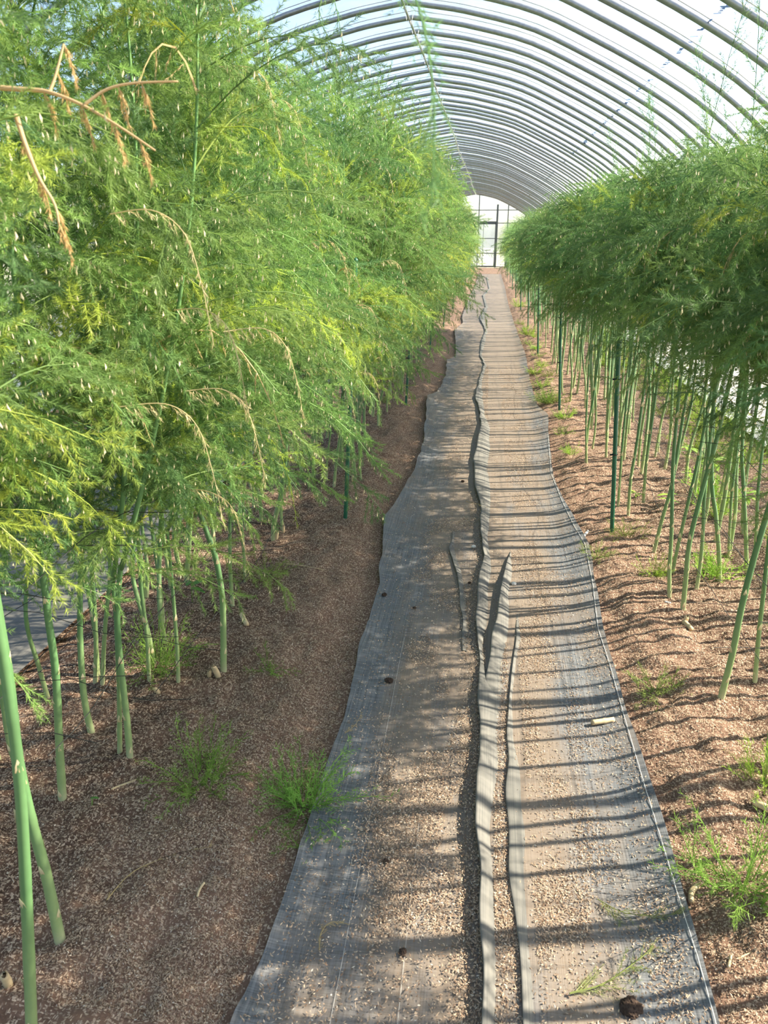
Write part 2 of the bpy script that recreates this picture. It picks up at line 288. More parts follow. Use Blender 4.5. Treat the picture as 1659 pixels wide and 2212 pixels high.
def _fabric(N, K):
    g = N('ShaderNodeNewGeometry'); sx = N('ShaderNodeSeparateXYZ'); K(g, 'Position', sx, 0)
    # lengthwise weave: fine stripes across X, tiny tapes across Y
    w1 = N('ShaderNodeTexNoise', Scale=1.0, Detail=2.0); m1 = N('ShaderNodeMapping'); m1.inputs['Scale'].default_value = (230, 2.5, 1)
    K(g, 'Position', m1, 0); K(m1, 0, w1, 'Vector')
    w2 = N('ShaderNodeTexNoise', Scale=1.0, Detail=2.0); m2 = N('ShaderNodeMapping'); m2.inputs['Scale'].default_value = (14, 260, 1)
    K(g, 'Position', m2, 0); K(m2, 0, w2, 'Vector')
    ad = N('ShaderNodeMath', _operation='ADD'); K(w1, 'Fac', ad, 0); K(w2, 'Fac', ad, 1)
    rp = N('ShaderNodeValToRGB'); e = rp.color_ramp.elements
    e[0].position = .36; e[0].color = (.075, .08, .086, 1); e[1].position = .66; e[1].color = (.215, .222, .228, 1)
    hv = N('ShaderNodeMath', _operation='MULTIPLY'); hv.inputs[1].default_value = .5; K(ad, 0, hv, 0); K(hv, 0, rp, 0)
    # trodden-in dust: long patches down the middle of the path, thinning to the left edge
    md = N('ShaderNodeMapping'); md.inputs['Scale'].default_value = (7, 1.6, 1); K(g, 'Position', md, 0)
    nd = N('ShaderNodeTexNoise', Scale=1.0, Detail=5.0, Roughness=.62); K(md, 0, nd, 'Vector')
    cx = N('ShaderNodeMapRange'); cx.inputs[1].default_value = -.36; cx.inputs[2].default_value = -.14; K(sx, 0, cx, 0)
    rx = N('ShaderNodeMapRange'); rx.inputs[1].default_value = .50; rx.inputs[2].default_value = .24; K(sx, 0, rx, 0)
    mm = N('ShaderNodeMath', _operation='MULTIPLY'); K(cx, 0, mm, 0); K(rx, 0, mm, 1)
    a2 = N('ShaderNodeMath', _operation='MULTIPLY_ADD'); a2.inputs[1].default_value = .30; K(mm, 0, a2, 0); K(nd, 'Fac', a2, 2)
    fy = N('ShaderNodeMapRange'); fy.inputs[1].default_value = 2.5; fy.inputs[2].default_value = 10; fy.inputs[4].default_value = .28; K(sx, 1, fy, 0)
    a4 = N('ShaderNodeMath', _operation='ADD'); K(a2, 0, a4, 0); K(fy, 0, a4, 1); a2 = a4
    dr = N('ShaderNodeMapRange'); dr.inputs[1].default_value = .53; dr.inputs[2].default_value = .82; dr.inputs[4].default_value = .72; K(a2, 0, dr, 0)
    mx = N('ShaderNodeMix', _data_type='RGBA'); K(dr, 0, mx, 0); K(rp, 0, mx, 6); mx.inputs[7].default_value = (.235, .175, .12, 1)
    p = N('ShaderNodeBsdfPrincipled', Roughness=.62); p.inputs['Specular IOR Level'].default_value = .35
    K(mx, 2, p, 'Base Color')
    bu = N('ShaderNodeBump', Strength=.35, Distance=.002); K(ad, 0, bu, 'Height'); K(bu, 0, p, 'Normal')
    return p
M_fabric = mat('woven weed fabric', _fabric)

def _clean(N, K):
    g = N('ShaderNodeNewGeometry')
    w1 = N('ShaderNodeTexNoise', Scale=1.0, Detail=2.0); m1 = N('ShaderNodeMapping'); m1.inputs['Scale'].default_value = (300, 4, 30)
    w2 = N('ShaderNodeTexNoise', Scale=1.0, Detail=3.0); m2 = N('ShaderNodeMapping'); m2.inputs['Scale'].default_value = (9, 30, 9)
    K(g, 'Position', m1, 0); K(m1, 0, w1, 'Vector'); K(g, 'Position', m2, 0); K(m2, 0, w2, 'Vector')
    ad = N('ShaderNodeMath', _operation='ADD'); K(w1, 'Fac', ad, 0); K(w2, 'Fac', ad, 1)
    hv = N('ShaderNodeMath', _operation='MULTIPLY'); hv.inputs[1].default_value = .5; K(ad, 0, hv, 0)
    rp = N('ShaderNodeValToRGB'); e = rp.color_ramp.elements
    e[0].position = .34; e[0].color = (.10, .10, .092, 1); e[1].position = .66; e[1].color = (.18, .172, .150, 1)
    K(hv, 0, rp, 'Fac')
    p = N('ShaderNodeBsdfPrincipled', Roughness=.65); p.inputs['Specular IOR Level'].default_value = .3
    K(rp, 0, p, 'Base Color')
    bu = N('ShaderNodeBump', Strength=.2, Distance=.002); K(ad, 0, bu, 'Height'); K(bu, 0, p, 'Normal')
    return p
M_fold = mat('creased weed fabric', _clean)

def plain(name, col, rough=.5, metal=0.0, spec=.5, var=.15, scale=40.0):
    def b(N, K):
        tc = N('ShaderNodeTexCoord'); no = N('ShaderNodeTexNoise', Scale=scale, Detail=4.0); K(tc, 'Object', no, 'Vector')
        r = N('ShaderNodeValToRGB'); e = r.color_ramp.elements
        e[0].position = .3; e[0].color = tuple(c * (1 - var) for c in col) + (1,)
        e[1].position = .7; e[1].color = tuple(min(1, c * (1 + var)) for c in col) + (1,)
        K(no, 'Fac', r, 0)
        p = N('ShaderNodeBsdfPrincipled', Roughness=rough, Metallic=metal); p.inputs['Specular IOR Level'].default_value = spec
        K(r, 0, p, 'Base Color'); return p
    return mat(name, b)
M_pipe = plain('galvanised pipe', (.30, .315, .325), .36, .6, var=.12)
M_dark = plain('dark frame', (.10, .11, .115), .5, .3)
M_pole = plain('green coated pole', (.018, .115, .062), .34, 0, .5, .12)
M_black = plain('black cord', (.012, .014, .014), .6)
M_white = plain('white thread', (.72, .71, .66), .7)
M_cane = plain('bleached cane', (.62, .47, .27), .6, var=.2)
M_clod = plain('dark soil clod', (.062, .042, .032), .95, 0, .1, .4, 60)
M_stone = plain('white stone', (.72, .68, .62), .8)
M_sheet = plain('pale sheet', (.42, .44, .42), .6, var=.35, scale=6)
M_blue = plain('blue print', (.09, .20, .62), .6)
M_leaf = colmat('broad leaves', .45, .35)

def _film(clear, haze):
    def b(N, K):
        tc = N('ShaderNodeTexCoord'); mp = N('ShaderNodeMapping'); mp.inputs['Scale'].default_value = (3, 2.2, 3)
        no = N('ShaderNodeTexNoise', Scale=2.5, Detail=6.0, Roughness=.7); K(tc, 'Object', mp, 0); K(mp, 0, no, 'Vector')
        mr = N('ShaderNodeMapRange'); mr.inputs[1].default_value = .3; mr.inputs[2].default_value = .75
        mr.inputs[3].default_value = haze * .6; mr.inputs[4].default_value = haze * 1.5; K(no, 'Fac', mr, 0)
        tr = N('ShaderNodeBsdfTransparent'); tr.inputs[0].default_value = clear
        tl = N('ShaderNodeBsdfTranslucent'); tl.inputs[0].default_value = (.9, .93, .96, 1)
        m1 = N('ShaderNodeMixShader'); K(mr, 0, m1, 0); K(tr, 0, m1, 1); K(tl, 0, m1, 2)
        gl = N('ShaderNodeBsdfGlossy', Roughness=.06); gl.inputs[0].default_value = (.9, .92, .95, 1)
        lw = N('ShaderNodeLayerWeight', Blend=.5); pw = N('ShaderNodeMath', _operation='POWER'); pw.inputs[1].default_value = 4.0
        fr = N('ShaderNodeMath', _operation='MULTIPLY_ADD'); fr.inputs[1].default_value = .32; fr.inputs[2].default_value = .03
        K(lw, 'Facing', pw, 0); K(pw, 0, fr, 0)
        m2 = N('ShaderNodeMixShader'); K(fr, 0, m2, 0); K(m1, 0, m2, 1); K(gl, 0, m2, 2)
        return m2
    return b
M_film = mat('greenhouse film', _film((.93, .955, .98, 1), .075))
M_skirt = mat('milky film', _film((.85, .88, .9, 1), .5))
M_grass = plain('outside grass', (.36, .34, .24), .9, 0, .1, .35, 3)

# ================================================================== the setting
Y0, Y1 = -2.25, 37.26
RIDGE_X = -.73
PROF = [(0, 3.20), (.25, 3.165), (.5, 3.12), (.97, 3.0), (1.41, 2.81), (1.85, 2.59), (2.25, 2.35), (2.6, 2.06), (2.85, 1.72), (3.0, 1.32), (3.07, .9), (3.1, .45), (3.1, -.05)]
half = smooth_path([(a, 0, b) for a, b in PROF], 40)

def arch(off):
    """arch from the right foot over the ridge to the left foot, pushed outwards by off"""
    r = half.copy(); t = np.gradient(r, axis=0); t /= np.linalg.norm(t, axis=1)[:, None]
    n = np.stack([-t[:, 2], 0 * t[:, 0], t[:, 0]], 1)
    r = r + n * off * np.where(np.arange(len(r)) < 1, 1, 1)[:, None]
    l = r.copy(); l[:, 0] = -l[:, 0]
    a = np.concatenate([r[::-1], l[1:]]); a[:, 0] += RIDGE_X
    return a

# soil floor of the tunnel
xs = np.concatenate([np.arange(-3.85, -1.5, .08), np.arange(-1.5, 1.6, .022), np.arange(1.6, 2.42, .06)])
ys = np.concatenate([np.arange(-2.3, .6, .15), np.arange(.6, 5, .024), np.arange(5, 12, .06), np.arange(12, 37.4, .3)])
X, Y = np.meshgrid(xs, ys)
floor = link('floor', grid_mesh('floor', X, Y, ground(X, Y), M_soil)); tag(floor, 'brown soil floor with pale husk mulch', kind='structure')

# film roof with its pipe ribs
a = arch(.046); keep = a[:, 2] > .95; roof = a[keep]
yy = np.arange(Y0, Y1 + .01, .225)
P, Q = np.meshgrid(np.arange(len(roof)), yy)
sag = np.where((np.arange(len(yy)) % 2) == 1, -.010, 0)[:, None]
RX = roof[:, 0][None, :] + 0 * Q; RZ = roof[:, 2][None, :] + sag + (vnoise(P * .5, Q * 2.2, 5) - .5) * .016
ceiling = link('ceiling', grid_mesh('ceiling', RX, Q, RZ, M_film)); tag(ceiling, 'clear plastic film roof arched over pipe ribs', kind='structure')
def side(name, sgn, label):
    b = a[(a[:, 2] <= .98) & (a[:, 0] * sgn > RIDGE_X * sgn)]
    P, Q = np.meshgrid(np.arange(len(b)), np.arange(Y0, Y1 + .01, .45))
    o = link(name, grid_mesh(name, b[:, 0][None, :] + 0 * Q, Q, b[:, 2][None, :] + 0 * Q, M_skirt)); tag(o, label, kind='structure')
    m = MB().tube([(b[0][0] - .02 * sgn, Y0, .55), (b[0][0] - .02 * sgn, Y1, .55)], .011, 8)
    link('side_rail', m.mesh('side_rail', M_pipe), o)
    return o
wall_right = side('wall_right', 1, 'milky film side wall of the tunnel')
wall_left = side('wall_left', -1, 'milky film side wall of the tunnel')
rib_me = MB().tube(arch(0.0), .0195, 12, cap=False).mesh('rib', M_pipe)
nr = int((Y1 - Y0) / .45) + 1
rib_y = [Y0 + .45 * i + random.uniform(-.03, .03) for i in range(nr)]
for y in rib_y:
    o = link('rib', rib_me, ceiling, (0, y, random.uniform(-.012, .008)))
    o.rotation_euler = (random.uniform(-.012, .012), 0, random.uniform(-.006, .006))
    o.scale = (1, 1, 1)
reflection_me = MB().tube(arch(.055)[8:-8], .0026, 4, cap=False).mesh('rib_reflection', M_black)  # thin dark tubes modelled in place of each rib's reflection in the film
for y in rib_y[:38]: link('rib_reflection', reflection_me, ceiling, (0, y + .10, 0))
rp = [(RIDGE_X + (vnoise(np.array([y * .45]), np.array([.5]), 8)[0] - .5) * .075, y, 3.168 + (vnoise(np.array([y * .3]), np.array([3.5]), 9)[0] - .5) * .02) for y in np.arange(Y0, Y1, .45)]
link('ridge_pole', MB().tube(rp, .0105, 8).mesh('ridge_pole', M_pipe), ceiling)
cm = MB()
cm.tube([(-.03, 0, .03), (-.02, 0, -.012), (0, 0, -.02), (.02, 0, -.012), (.03, 0, .03)], .0022, 4)
cm.tube([(.01, -.01, -.015), (.018, -.02, -.05)], .0016, 4)
clip_me = cm.mesh('ridge_clip', M_white)
for (x, y, z), yr in zip(rp, rib_y): link('ridge_clip', clip_me, ceiling, (x, yr, z - .002))
# blue marks printed along the film
pm = MB(); px = 1.15; pz = np.interp(px - RIDGE_X, half[:, 0], half[:, 2]) + .022
y = 2.5
while y < 26:
    L = random.choice([.03, .05, .08, .02, .06]); wdt = random.choice([.035, .045, .05, .025])
    for k in range(random.choice([1, 2, 3])):
        pm.box((px + random.uniform(-.008, .008), y + k * .02, pz + random.uniform(-.002, .002)), (wdt * random.uniform(.3, 1), L * random.uniform(.25, .6), .001))
    y += L + random.choice([.02, .03, .045, .12])
link('printed_marks', pm.mesh('printed_marks', M_blue, False), ceiling)

# gable end with its sliding door
g = arch(.0); g = g[g[:, 2] > -.02]
v = [(p[0], Y1, p[2]) for p in g] + [(p[0], Y1 + .004, p[2]) for p in g]
n = len(g)
me = bpy.data.meshes.new('wall_back')
me.from_pydata(v, [], [tuple(range(n))[::-1], tuple(range(n, 2 * n))]); me.materials.append(M_film); me.update()
wall_back = link('wall_back', me); tag(wall_back, 'film gable end closing the far end of the tunnel', kind='structure')
link('gable_arch', MB().tube([(p[0], Y1 - .03, p[2]) for p in g], .02, 8, cap=False).mesh('gable_arch', M_dark), wall_back)
for x in (-2.6, -1.6, -.54, .80, 1.6):
    z = np.interp(abs(x - RIDGE_X), half[:, 0], half[:, 2])
    link('gable_post', MB().box((x, Y1 - .03, z / 2), (.045, .045, z)).mesh('gable_post', M_dark, False), wall_back)
for z, x0, x1 in ((2.52, -2.7, 1.25), (1.28, .34, 2.2), (.64, .34, 2.3), (.03, -3.7, 2.3), (1.96, .3, 1.9)):
    link('gable_rail', MB().box(((x0 + x1) / 2, Y1 - .03, z), (x1 - x0, .035, .035)).mesh('gable_rail', M_dark, False), wall_back)
link('main_post', MB().box((.31, Y1 - .04, 1.38), (.085, .06, 2.76)).mesh('main_post', M_dark, False), wall_back)
door = link('door_1', MB().box((.0 - .31, Y1 - .07, 1.0), (1.14, .006, 1.9)).mesh('door_1', M_film, False)); tag(door, 'film covered sliding door in the gable end', kind='structure')
for z, hh in ((1.97, .13), (1.29, .035), (.64, .035), (.06, .05)):
    link('door_rail', MB().box((-.31, Y1 - .09, z), (1.16, .03, hh)).mesh('door_rail', M_dark if z > .1 else M_pipe, False), door)
for x in (-.88, -.3, .25):
    link('door_stile', MB().box((x, Y1 - .09, 1.0), (.03 if x < -.5 or x > 0 else .018, .03, 1.95)).mesh('door_stile', M_dark, False), door)

# outside the tunnel: rough ground and a far hedge seen through the film
og = MB()
for x0, x1, y0, y1 in ((2.4, 60, -40, 90), (-64, -3.86, -40, 90), (-3.86, 2.4, 37.3, 90), (-3.86, 2.4, -40, -2.3)):
    b = len(og.v); og.v += [(x0, y0, -.03), (x1, y0, -.03), (x1, y1, -.03), (x0, y1, -.03)]; og.f.append((b, b + 1, b + 2, b + 3))
og.c = []
o = link('ground_outside', og.mesh('ground_outside', M_grass, False)); tag(o, 'grassy ground outside the tunnel', kind='structure')

# ================================================================== path fabric
def fabz(xx, yy, wr=.012):
    """height of the path fabric: wrinkled left margin, hollow centre, margins climbing onto the beds"""
    xx = np.asarray(xx, float); yy = np.asarray(yy, float)
    z = .006 + wr * (vnoise(xx * 5, yy * 22, 11) - .5) * np.exp(-((xx + .38) / .16) ** 2) + .006 * (vnoise(xx * 7, yy * 2.2, 12) - .5)
    return z + .030 * sstep(.40, .60, np.abs(xx)) + .012 * sstep(.30, .5, -xx)
def sheet(name, xl, xr, y, nx, wr, m):
    u = np.linspace(0, 1, nx)[None, :]
    yy = np.repeat(y[:, None], nx, 1); xx = xl[:, None] * (1 - u) + xr[:, None] * u
    z = fabz(xx, yy, wr)
    return grid_mesh(name, xx, yy, z, m)
yv = np.concatenate([np.arange(.5, 4, .022), np.arange(4, 10, .05), np.arange(10, 31, .12)])
f1 = np.array(fold1); f2 = np.array(fold2); f3 = np.array(fold3); f4 = np.array(fold4)
mid = np.interp(yv, (f1[:, 1] + f1[:, 3]) / 2, (f1[:, 0] + f1[:, 2]) / 2)
jag = (vnoise(yv * 6, yv * 0, 13) - .5) * .014
fabL = link('weed_fabric', sheet('weed_fabric', edge_l(yv) + jag, mid + .02, yv, 30, .016, M_fabric))
tag(fabL, 'grey woven weed fabric sheet forming the left half of the path', 'ground cover')
fabR = link('weed_fabric', sheet('weed_fabric', mid - .01, edge_r(yv) + jag * .5, yv, 30, .008, M_fabric))
fabR.location.z = .004
tag(fabR, 'grey woven weed fabric sheet with a white edge cord, right half of the path', 'ground cover')

def fold(D, parent, seed, base=.006):
    """a standing crease: steep dark side to the left, long sloping side to the right"""
    D = D[np.argsort(D[:, 1])]; y = D[:, 1]
    yy = np.concatenate([np.arange(max(y[0], .6), min(y[-1], 5), .012), np.arange(5, max(y[-1], 5.0001), .04)]) if y[-1] > 5 else np.arange(max(y[0], .6), y[-1], .012)
    xl = np.interp(yy, y, D[:, 0]) + (vnoise(yy * 7, yy * 0 + seed, 21) - .5) * .014
    xr = np.interp(yy, y, D[:, 2]) + (vnoise(yy * 5, yy * 0 + seed, 22) - .5) * .018
    h = np.interp(yy, y, D[:, 4]) * (.8 + .4 * vnoise(yy * 5, yy * 0 + seed, 23))
    prof = [(.16, 0.0), (.08, .3), (-.01, .68), (-.03, .92), (.02, 1.0), (.12, .97), (.34, .80), (.60, .52), (.84, .24), (1.0, .04), (1.04, -.02)]
    far = 1 - .45 * sstep(5, 9, yy); xr = xl + (xr - xl) * far; h = h * far
    w = np.maximum(xr - xl, .006)
    XX = np.stack([xl + w * p for p, _ in prof], 1); ZZ = np.stack([base + h * q for _, q in prof], 1)
    ZZ = ZZ + (vnoise(XX * 30, np.repeat(yy[:, None], len(prof), 1) * 7, 24 + seed) - .5) * .003 * (np.array([q for _, q in prof])[None, :] > .1)
    return link('fold', grid_mesh('fold', XX, np.repeat(yy[:, None], len(prof), 1), ZZ, M_fold), parent)
fold(f1, fabL, 1); fold(f2, fabR, 2, .002); fold(f3, fabR, 3, .002); fold(f4, fabL, 4)
cd = np.array(cord); cd = cd[np.argsort(cd[:, 1])]
cyv = np.arange(.7, cd[-1, 1], .03)
cx = np.interp(cyv, cd[:, 1], cd[:, 0])
m = MB().tube(np.stack([cx, cyv, fabz(cx, cyv) + .0025 + .0015 * np.sin(cyv * 300)], 1), .001, 5)
link('edge_cord', m.mesh('edge_cord', M_white), fabR, (0, 0, .0))
for x0, y1 in ((-.235, 2.6), (-.10, 1.9)):
    q = np.arange(.7, y1, .05)
    link('thread', MB().tube(np.stack([x0 - .01 * q, q, fabz(x0 - .01 * q, q) + .003], 1), .00035, 4).mesh('thread', M_white), fabL)
# second path beyond the left bed
yq = np.arange(-1.5, 30, .3)
o = link('weed_fabric', sheet('weed_fabric', yq * 0 - 2.35, yq * 0 - 1.58, yq, 12, .02, M_fold))
tag(o, 'grey weed fabric on the next path, seen between stalks behind the left bed', 'ground cover')
o = link('plastic_sheet', sheet('plastic_sheet', yq * 0 + 2.08, yq * 0 + 2.30, yq, 12, .02, M_sheet))
tag(o, 'pale plastic sheet along the side wall behind the right bed', 'ground cover')

# ------------------------------------------------------------------ husk mulch: loose flakes
def flakes(n, xr, yr, keep, zf, seed, big=1.0):
    g = np.random.default_rng(seed)
    x = g.uniform(xr[0], xr[1], n); u = g.uniform(0, 1, n)
    y = yr[0] * (yr[1] / yr[0]) ** u                       # thins out with distance
    k = g.uniform(0, 1, n) < keep(x, y); x = x[k]; y = y[k]; n = len(x)
    z = zf(x, y) + g.uniform(.0005, .004, n)
    a = g.uniform(0, 2 * PI, n); l = g.uniform(.0022, .0042, n) * big; w = g.uniform(.0008, .0014, n) * big
    tl = g.normal(0, .35, n)
    d = np.stack([np.cos(a) * np.cos(tl), np.sin(a) * np.cos(tl), np.sin(tl)], 1)
    s = np.stack([-np.sin(a), np.cos(a), g.normal(0, .5, n)], 1)
    c = np.stack([x, y, z], 1); up = np.array([0, 0, 1.0]) * (w * g.uniform(.2, 1.2, n))[:, None]
    p0 = c - d * l[:, None]; p1 = c + d * l[:, None]
    q0 = c + s * w[:, None] - up; q1 = c - s * w[:, None] - up * .2
    T = np.empty((n, 2, 3, 3), np.float32); T[:, 0] = np.stack([p0, q1, p1], 1); T[:, 1] = np.stack([p1, q0, p0], 1)
    b = g.uniform(0, 1, n)[:, None] ** 1.1
    col = (1 - b) * np.array([.20, .12, .075]) + b * np.array([.68, .52, .365])
    wh = g.uniform(0, 1, n) < .05; col[wh] = (.74, .65, .52)
    return T.reshape(-1, 3, 3), np.repeat(col, 2, 0)
def on_left(x, y):
    d = sstep(.02, .05, edge_l(y) - x)
    return d * (.35 + .65 * vnoise(x * 5, y * 5, 31)) * (.38 + .62 * sstep(-1.0, -.7, x))
T1, C1 = flakes(290000, (-1.45, -.38), (.95, 6.5), on_left, ground, 41)
o = link('husk_mulch', soup('husk_mulch', T1, C1, [M_husk])); tag(o, 'pale rice husks scattered over the left bed', 'mulch', kind='stuff')
def on_right(x, y):
    d = sstep(.01, .04, x - edge_r(y))
    return d * (.45 + .55 * vnoise(x * 6, y * 6, 32))
T2, C2 = flakes(170000, (.45, 1.3), (1.0, 6.5), on_right, ground, 42)
o = link('husk_mulch', soup('husk_mulch', T2, C2, [M_husk])); tag(o, 'pale rice husks scattered over the right bed', 'mulch', kind='stuff')
def on_path(x, y):
    inside = sstep(.0, .03, x - edge_l(y)) * sstep(.0, .03, edge_r(y) - x)
    m = np.interp(y, f1[::-1, 1], f1[::-1, 0]); r3 = np.interp(y, f3[::-1, 1], f3[::-1, 0]); r1 = np.interp(y, f1[::-1, 1], f1[::-1, 2])
    n1 = vnoise(x * 11, y * 4.5, 33)
    d = .10 + 0 * x
    d = np.maximum(d, .95 * np.exp(-(np.maximum(m - x - .01, 0) / .055) ** 2) * (x < m) * (.6 + .4 * n1))         # drift against the crease
    d = np.maximum(d, .95 * ((x > r1 - .012) & (x < r3 + .004)) * (y < 2.6) * (.35 + .65 * sstep(.3, .6, n1)))     # valley between the creases
    d = np.maximum(d, .60 * sstep(.50, .68, n1) * sstep(-.32, -.22, x) * (x < m))
    d = np.maximum(d, .65 * sstep(.36, .6, n1) * sstep(.14, .2, x) * (1 - sstep(.30, .42, x)))
    d = np.maximum(d, .30 * sstep(.5, .7, n1) * (x > .3))
    onfold = (x > m) & (x < r1 - .006)
    return inside * d * (1 - .97 * onfold) * (1 - .8 * ((x > r3) & (x < r3 + .04)))
T3, C3 = flakes(300000, (-.46, .55), (.95, 9), on_path, lambda x, y: fabz(x, y) + .004, 43, 1.2)
o = link('husk_litter', soup('husk_litter', T3, C3, [M_husk])); tag(o, 'dry husk litter strewn over the path fabric', 'litter', kind='stuff')

# ================================================================== asparagus
def lerp(a, b, t): return np.asarray(a) * (1 - t) + np.asarray(b) * t
G_DARK, G_MID, G_YEL, G_TAN = (.110, .225, .080), (.275, .425, .115), (.54, .62, .10), (.62, .47, .24)

def needles(O, D, L, col, g, step, per, nl, width, spread=.95):
    """whorls of thin cladodes along straight branchlets: O origins, D dirs, L lengths"""
    k = np.maximum((L / step).astype(int), 2); idx = np.repeat(np.arange(len(O)), k * per); n = len(idx)
    t = g.uniform(.04, 1.0, n)
    base = O[idx] + D[idx] * (L[idx] * t)[:, None]
    r = g.normal(0, 1, (n, 3)); r -= D[idx] * np.sum(r * D[idx], 1)[:, None]; r /= np.linalg.norm(r, axis=1)[:, None] + 1e-9
    d = D[idx] * .75 + r * spread * g.uniform(.5, 1.1, n)[:, None]; d[:, 2] -= .12; d /= np.linalg.norm(d, axis=1)[:, None]
    ln = g.uniform(nl[0], nl[1], n) * (1.1 - .45 * t)
    s = np.cross(d, g.normal(0, 1, (n, 3))); s /= np.linalg.norm(s, axis=1)[:, None] + 1e-9
    T = np.stack([base + s * width * .5, base - s * width * .5, base + d * ln[:, None]], 1)
    c = col[idx] * g.uniform(.8, 1.2, (n, 1))
    return T, c

def crown(seed, H=1.55, nb=34, lean=.2, withered=0, step=.0050, per=6, nl=(.012, .024), width=.0012, dens=1.0, dr=(.9, 2.1), yel=.86):
    """upper stem with drooping branches; returns stem, foliage, flowers, withered tris"""
    g = np.random.default_rng(seed)
    t = np.linspace(0, 1, 15); ph = g.uniform(0, 6)
    S = np.stack([lean * (1.7 * t * (1 - t) + .35 * t * t) + .02 * np.sin(5 * t + ph) * t, .05 * np.sin(3 * t + ph * 2) * t, H * t * (1 - .05 * t)], 1)
    stem = MB().tube(S, .0062 * (1 - .85 * t) + .0006, 6, np.array([lerp((.14, .27, .115), (.15, .30, .08), x) for x in t]))
    br = MB(); O = []; D = []; L = []; CC = []; WO = []; WD = []; WL = []; FL = []
    wb = MB(); wset = set(g.choice(nb, withered, replace=False).tolist()) if withered else set()
    for i in range(nb):
        ti = .0 + .97 * ((i + g.uniform(0, 1)) / nb) ** .9
        az = i * 2.39996 + g.uniform(-.4, .4); el = R(g.uniform(15, 50)) + .35 * ti
        ln = (.46 * (1 - ti) ** .75 + .13) * g.uniform(.75, 1.15)
        ln *= (1.0 + .42 * math.cos(az) * (1 - ti)) * (.45 + .55 * min(1, ti / .25))
        o = np.array([np.interp(ti, t, S[:, k]) for k in range(3)])
        droop = g.uniform(*dr) * (.55 + .45 * min(1, ti / .3)); d = np.array([math.cos(az) * math.cos(el), math.sin(az) * math.cos(el), math.sin(el)])
        dry = i in wset
        if dry: droop = g.uniform(2.2, 3.4); ln *= .8
        P = [o]; m = 7
        for k in range(m):
            dd = d + np.array([0, 0, -1.0]) * droop * (k / m) ** 1.3; dd /= np.linalg.norm(dd)
            P.append(P[-1] + dd * ln / m)
        P = np.array(P)
        q = g.uniform(0, 1)
        col = lerp(G_DARK, G_MID, g.uniform(0, 1)) if q < yel else lerp(G_MID, G_YEL, g.uniform(.2, .9))
        if dry: col = np.array(G_TAN) * g.uniform(.8, 1.15)
        (wb if dry else br).tube(P, np.linspace(.0021, .0007, m + 1) * (1.5 if dry else 1), 3, tuple(np.clip(col * (1.0 if dry else 1.15) + (0 if dry else .03), 0, 1)), cap=False)
        nbl = max(int(ln / .022 * dens * (.6 if dry else 1)), 4)
        for u in np.linspace(.1, 1, nbl):
            x = u * m; k = min(int(x), m - 1); pt = P[k] + (P[k + 1] - P[k]) * (x - k); tg = (P[k + 1] - P[k]); tg /= np.linalg.norm(tg)
            r = g.normal(0, 1, 3); r -= tg * (r @ tg); r /= np.linalg.norm(r)
            dd = tg * .8 + r * .75 + np.array([0, 0, -.32 if not dry else -1.2]); dd /= np.linalg.norm(dd)
            ll = (.115 * (1 - .55 * u) + .022) * g.uniform(.65, 1.2) * (.55 if dry else 1)
            if dry: WO.append(pt); WD.append(dd); WL.append(ll)
            else:
                O.append(pt); D.append(dd); L.append(ll); CC.append(col)
                if g.uniform() < .75: FL.append(pt + dd * ll * g.uniform(.1, .8) + np.array([0, 0, -.006]))
    O = np.array(O); D = np.array(D); L = np.array(L); CC = np.array(CC)
    T, c = needles(O, D, L, CC, g, step, per, nl, width)
    # thin twig of each branchlet
    sd = np.cross(D, g.normal(0, 1, D.shape)); sd /= np.linalg.norm(sd, axis=1)[:, None]
    Tw = np.stack([O + sd * .0009, O - sd * .0009, O + D * L[:, None]], 1)
    bm = np.array([[br.v[a] for a in (f[0], f[1], f[2])] for f in br.f] + [[br.v[a] for a in (f[0], f[2], f[3])] for f in br.f])
    bc = np.array([br.c[f[0]] for f in br.f] * 2)
    fol = (np.concatenate([T, Tw, bm]), np.concatenate([c, CC * 1.1, bc]))
    F = []
    for p in FL:
        l = g.uniform(.009, .016); w = g.uniform(.0014, .0024); tip = p + np.array([g.normal(0, .0015), g.normal(0, .0015), -l])
        a0 = g.uniform(0, 6); ring = [p + np.array([math.cos(a0 + 2.094 * k) * w, math.sin(a0 + 2.094 * k) * w, -l * .6]) for k in range(3)]
        for k in range(3): F.append([p, ring[k], ring[(k + 1) % 3]]); F.append([tip, ring[(k + 1) % 3], ring[k]])
    F = np.array(F)
    wi = None
    if WO:
        T2, c2 = needles(np.array(WO), np.array(WD), np.array(WL), np.repeat(np.array([G_TAN]), len(WO), 0), g, .005, 3, (.008, .016), .0016, .35)
        b2 = np.array([[wb.v[a] for a in (f[0], f[1], f[2])] for f in wb.f] + [[wb.v[a] for a in (f[0], f[2], f[3])] for f in wb.f])
        wi = (np.concatenate([T2, b2]), np.concatenate([c2, np.repeat(np.array([G_TAN]), len(b2), 0)]))
    return stem, fol, F, wi

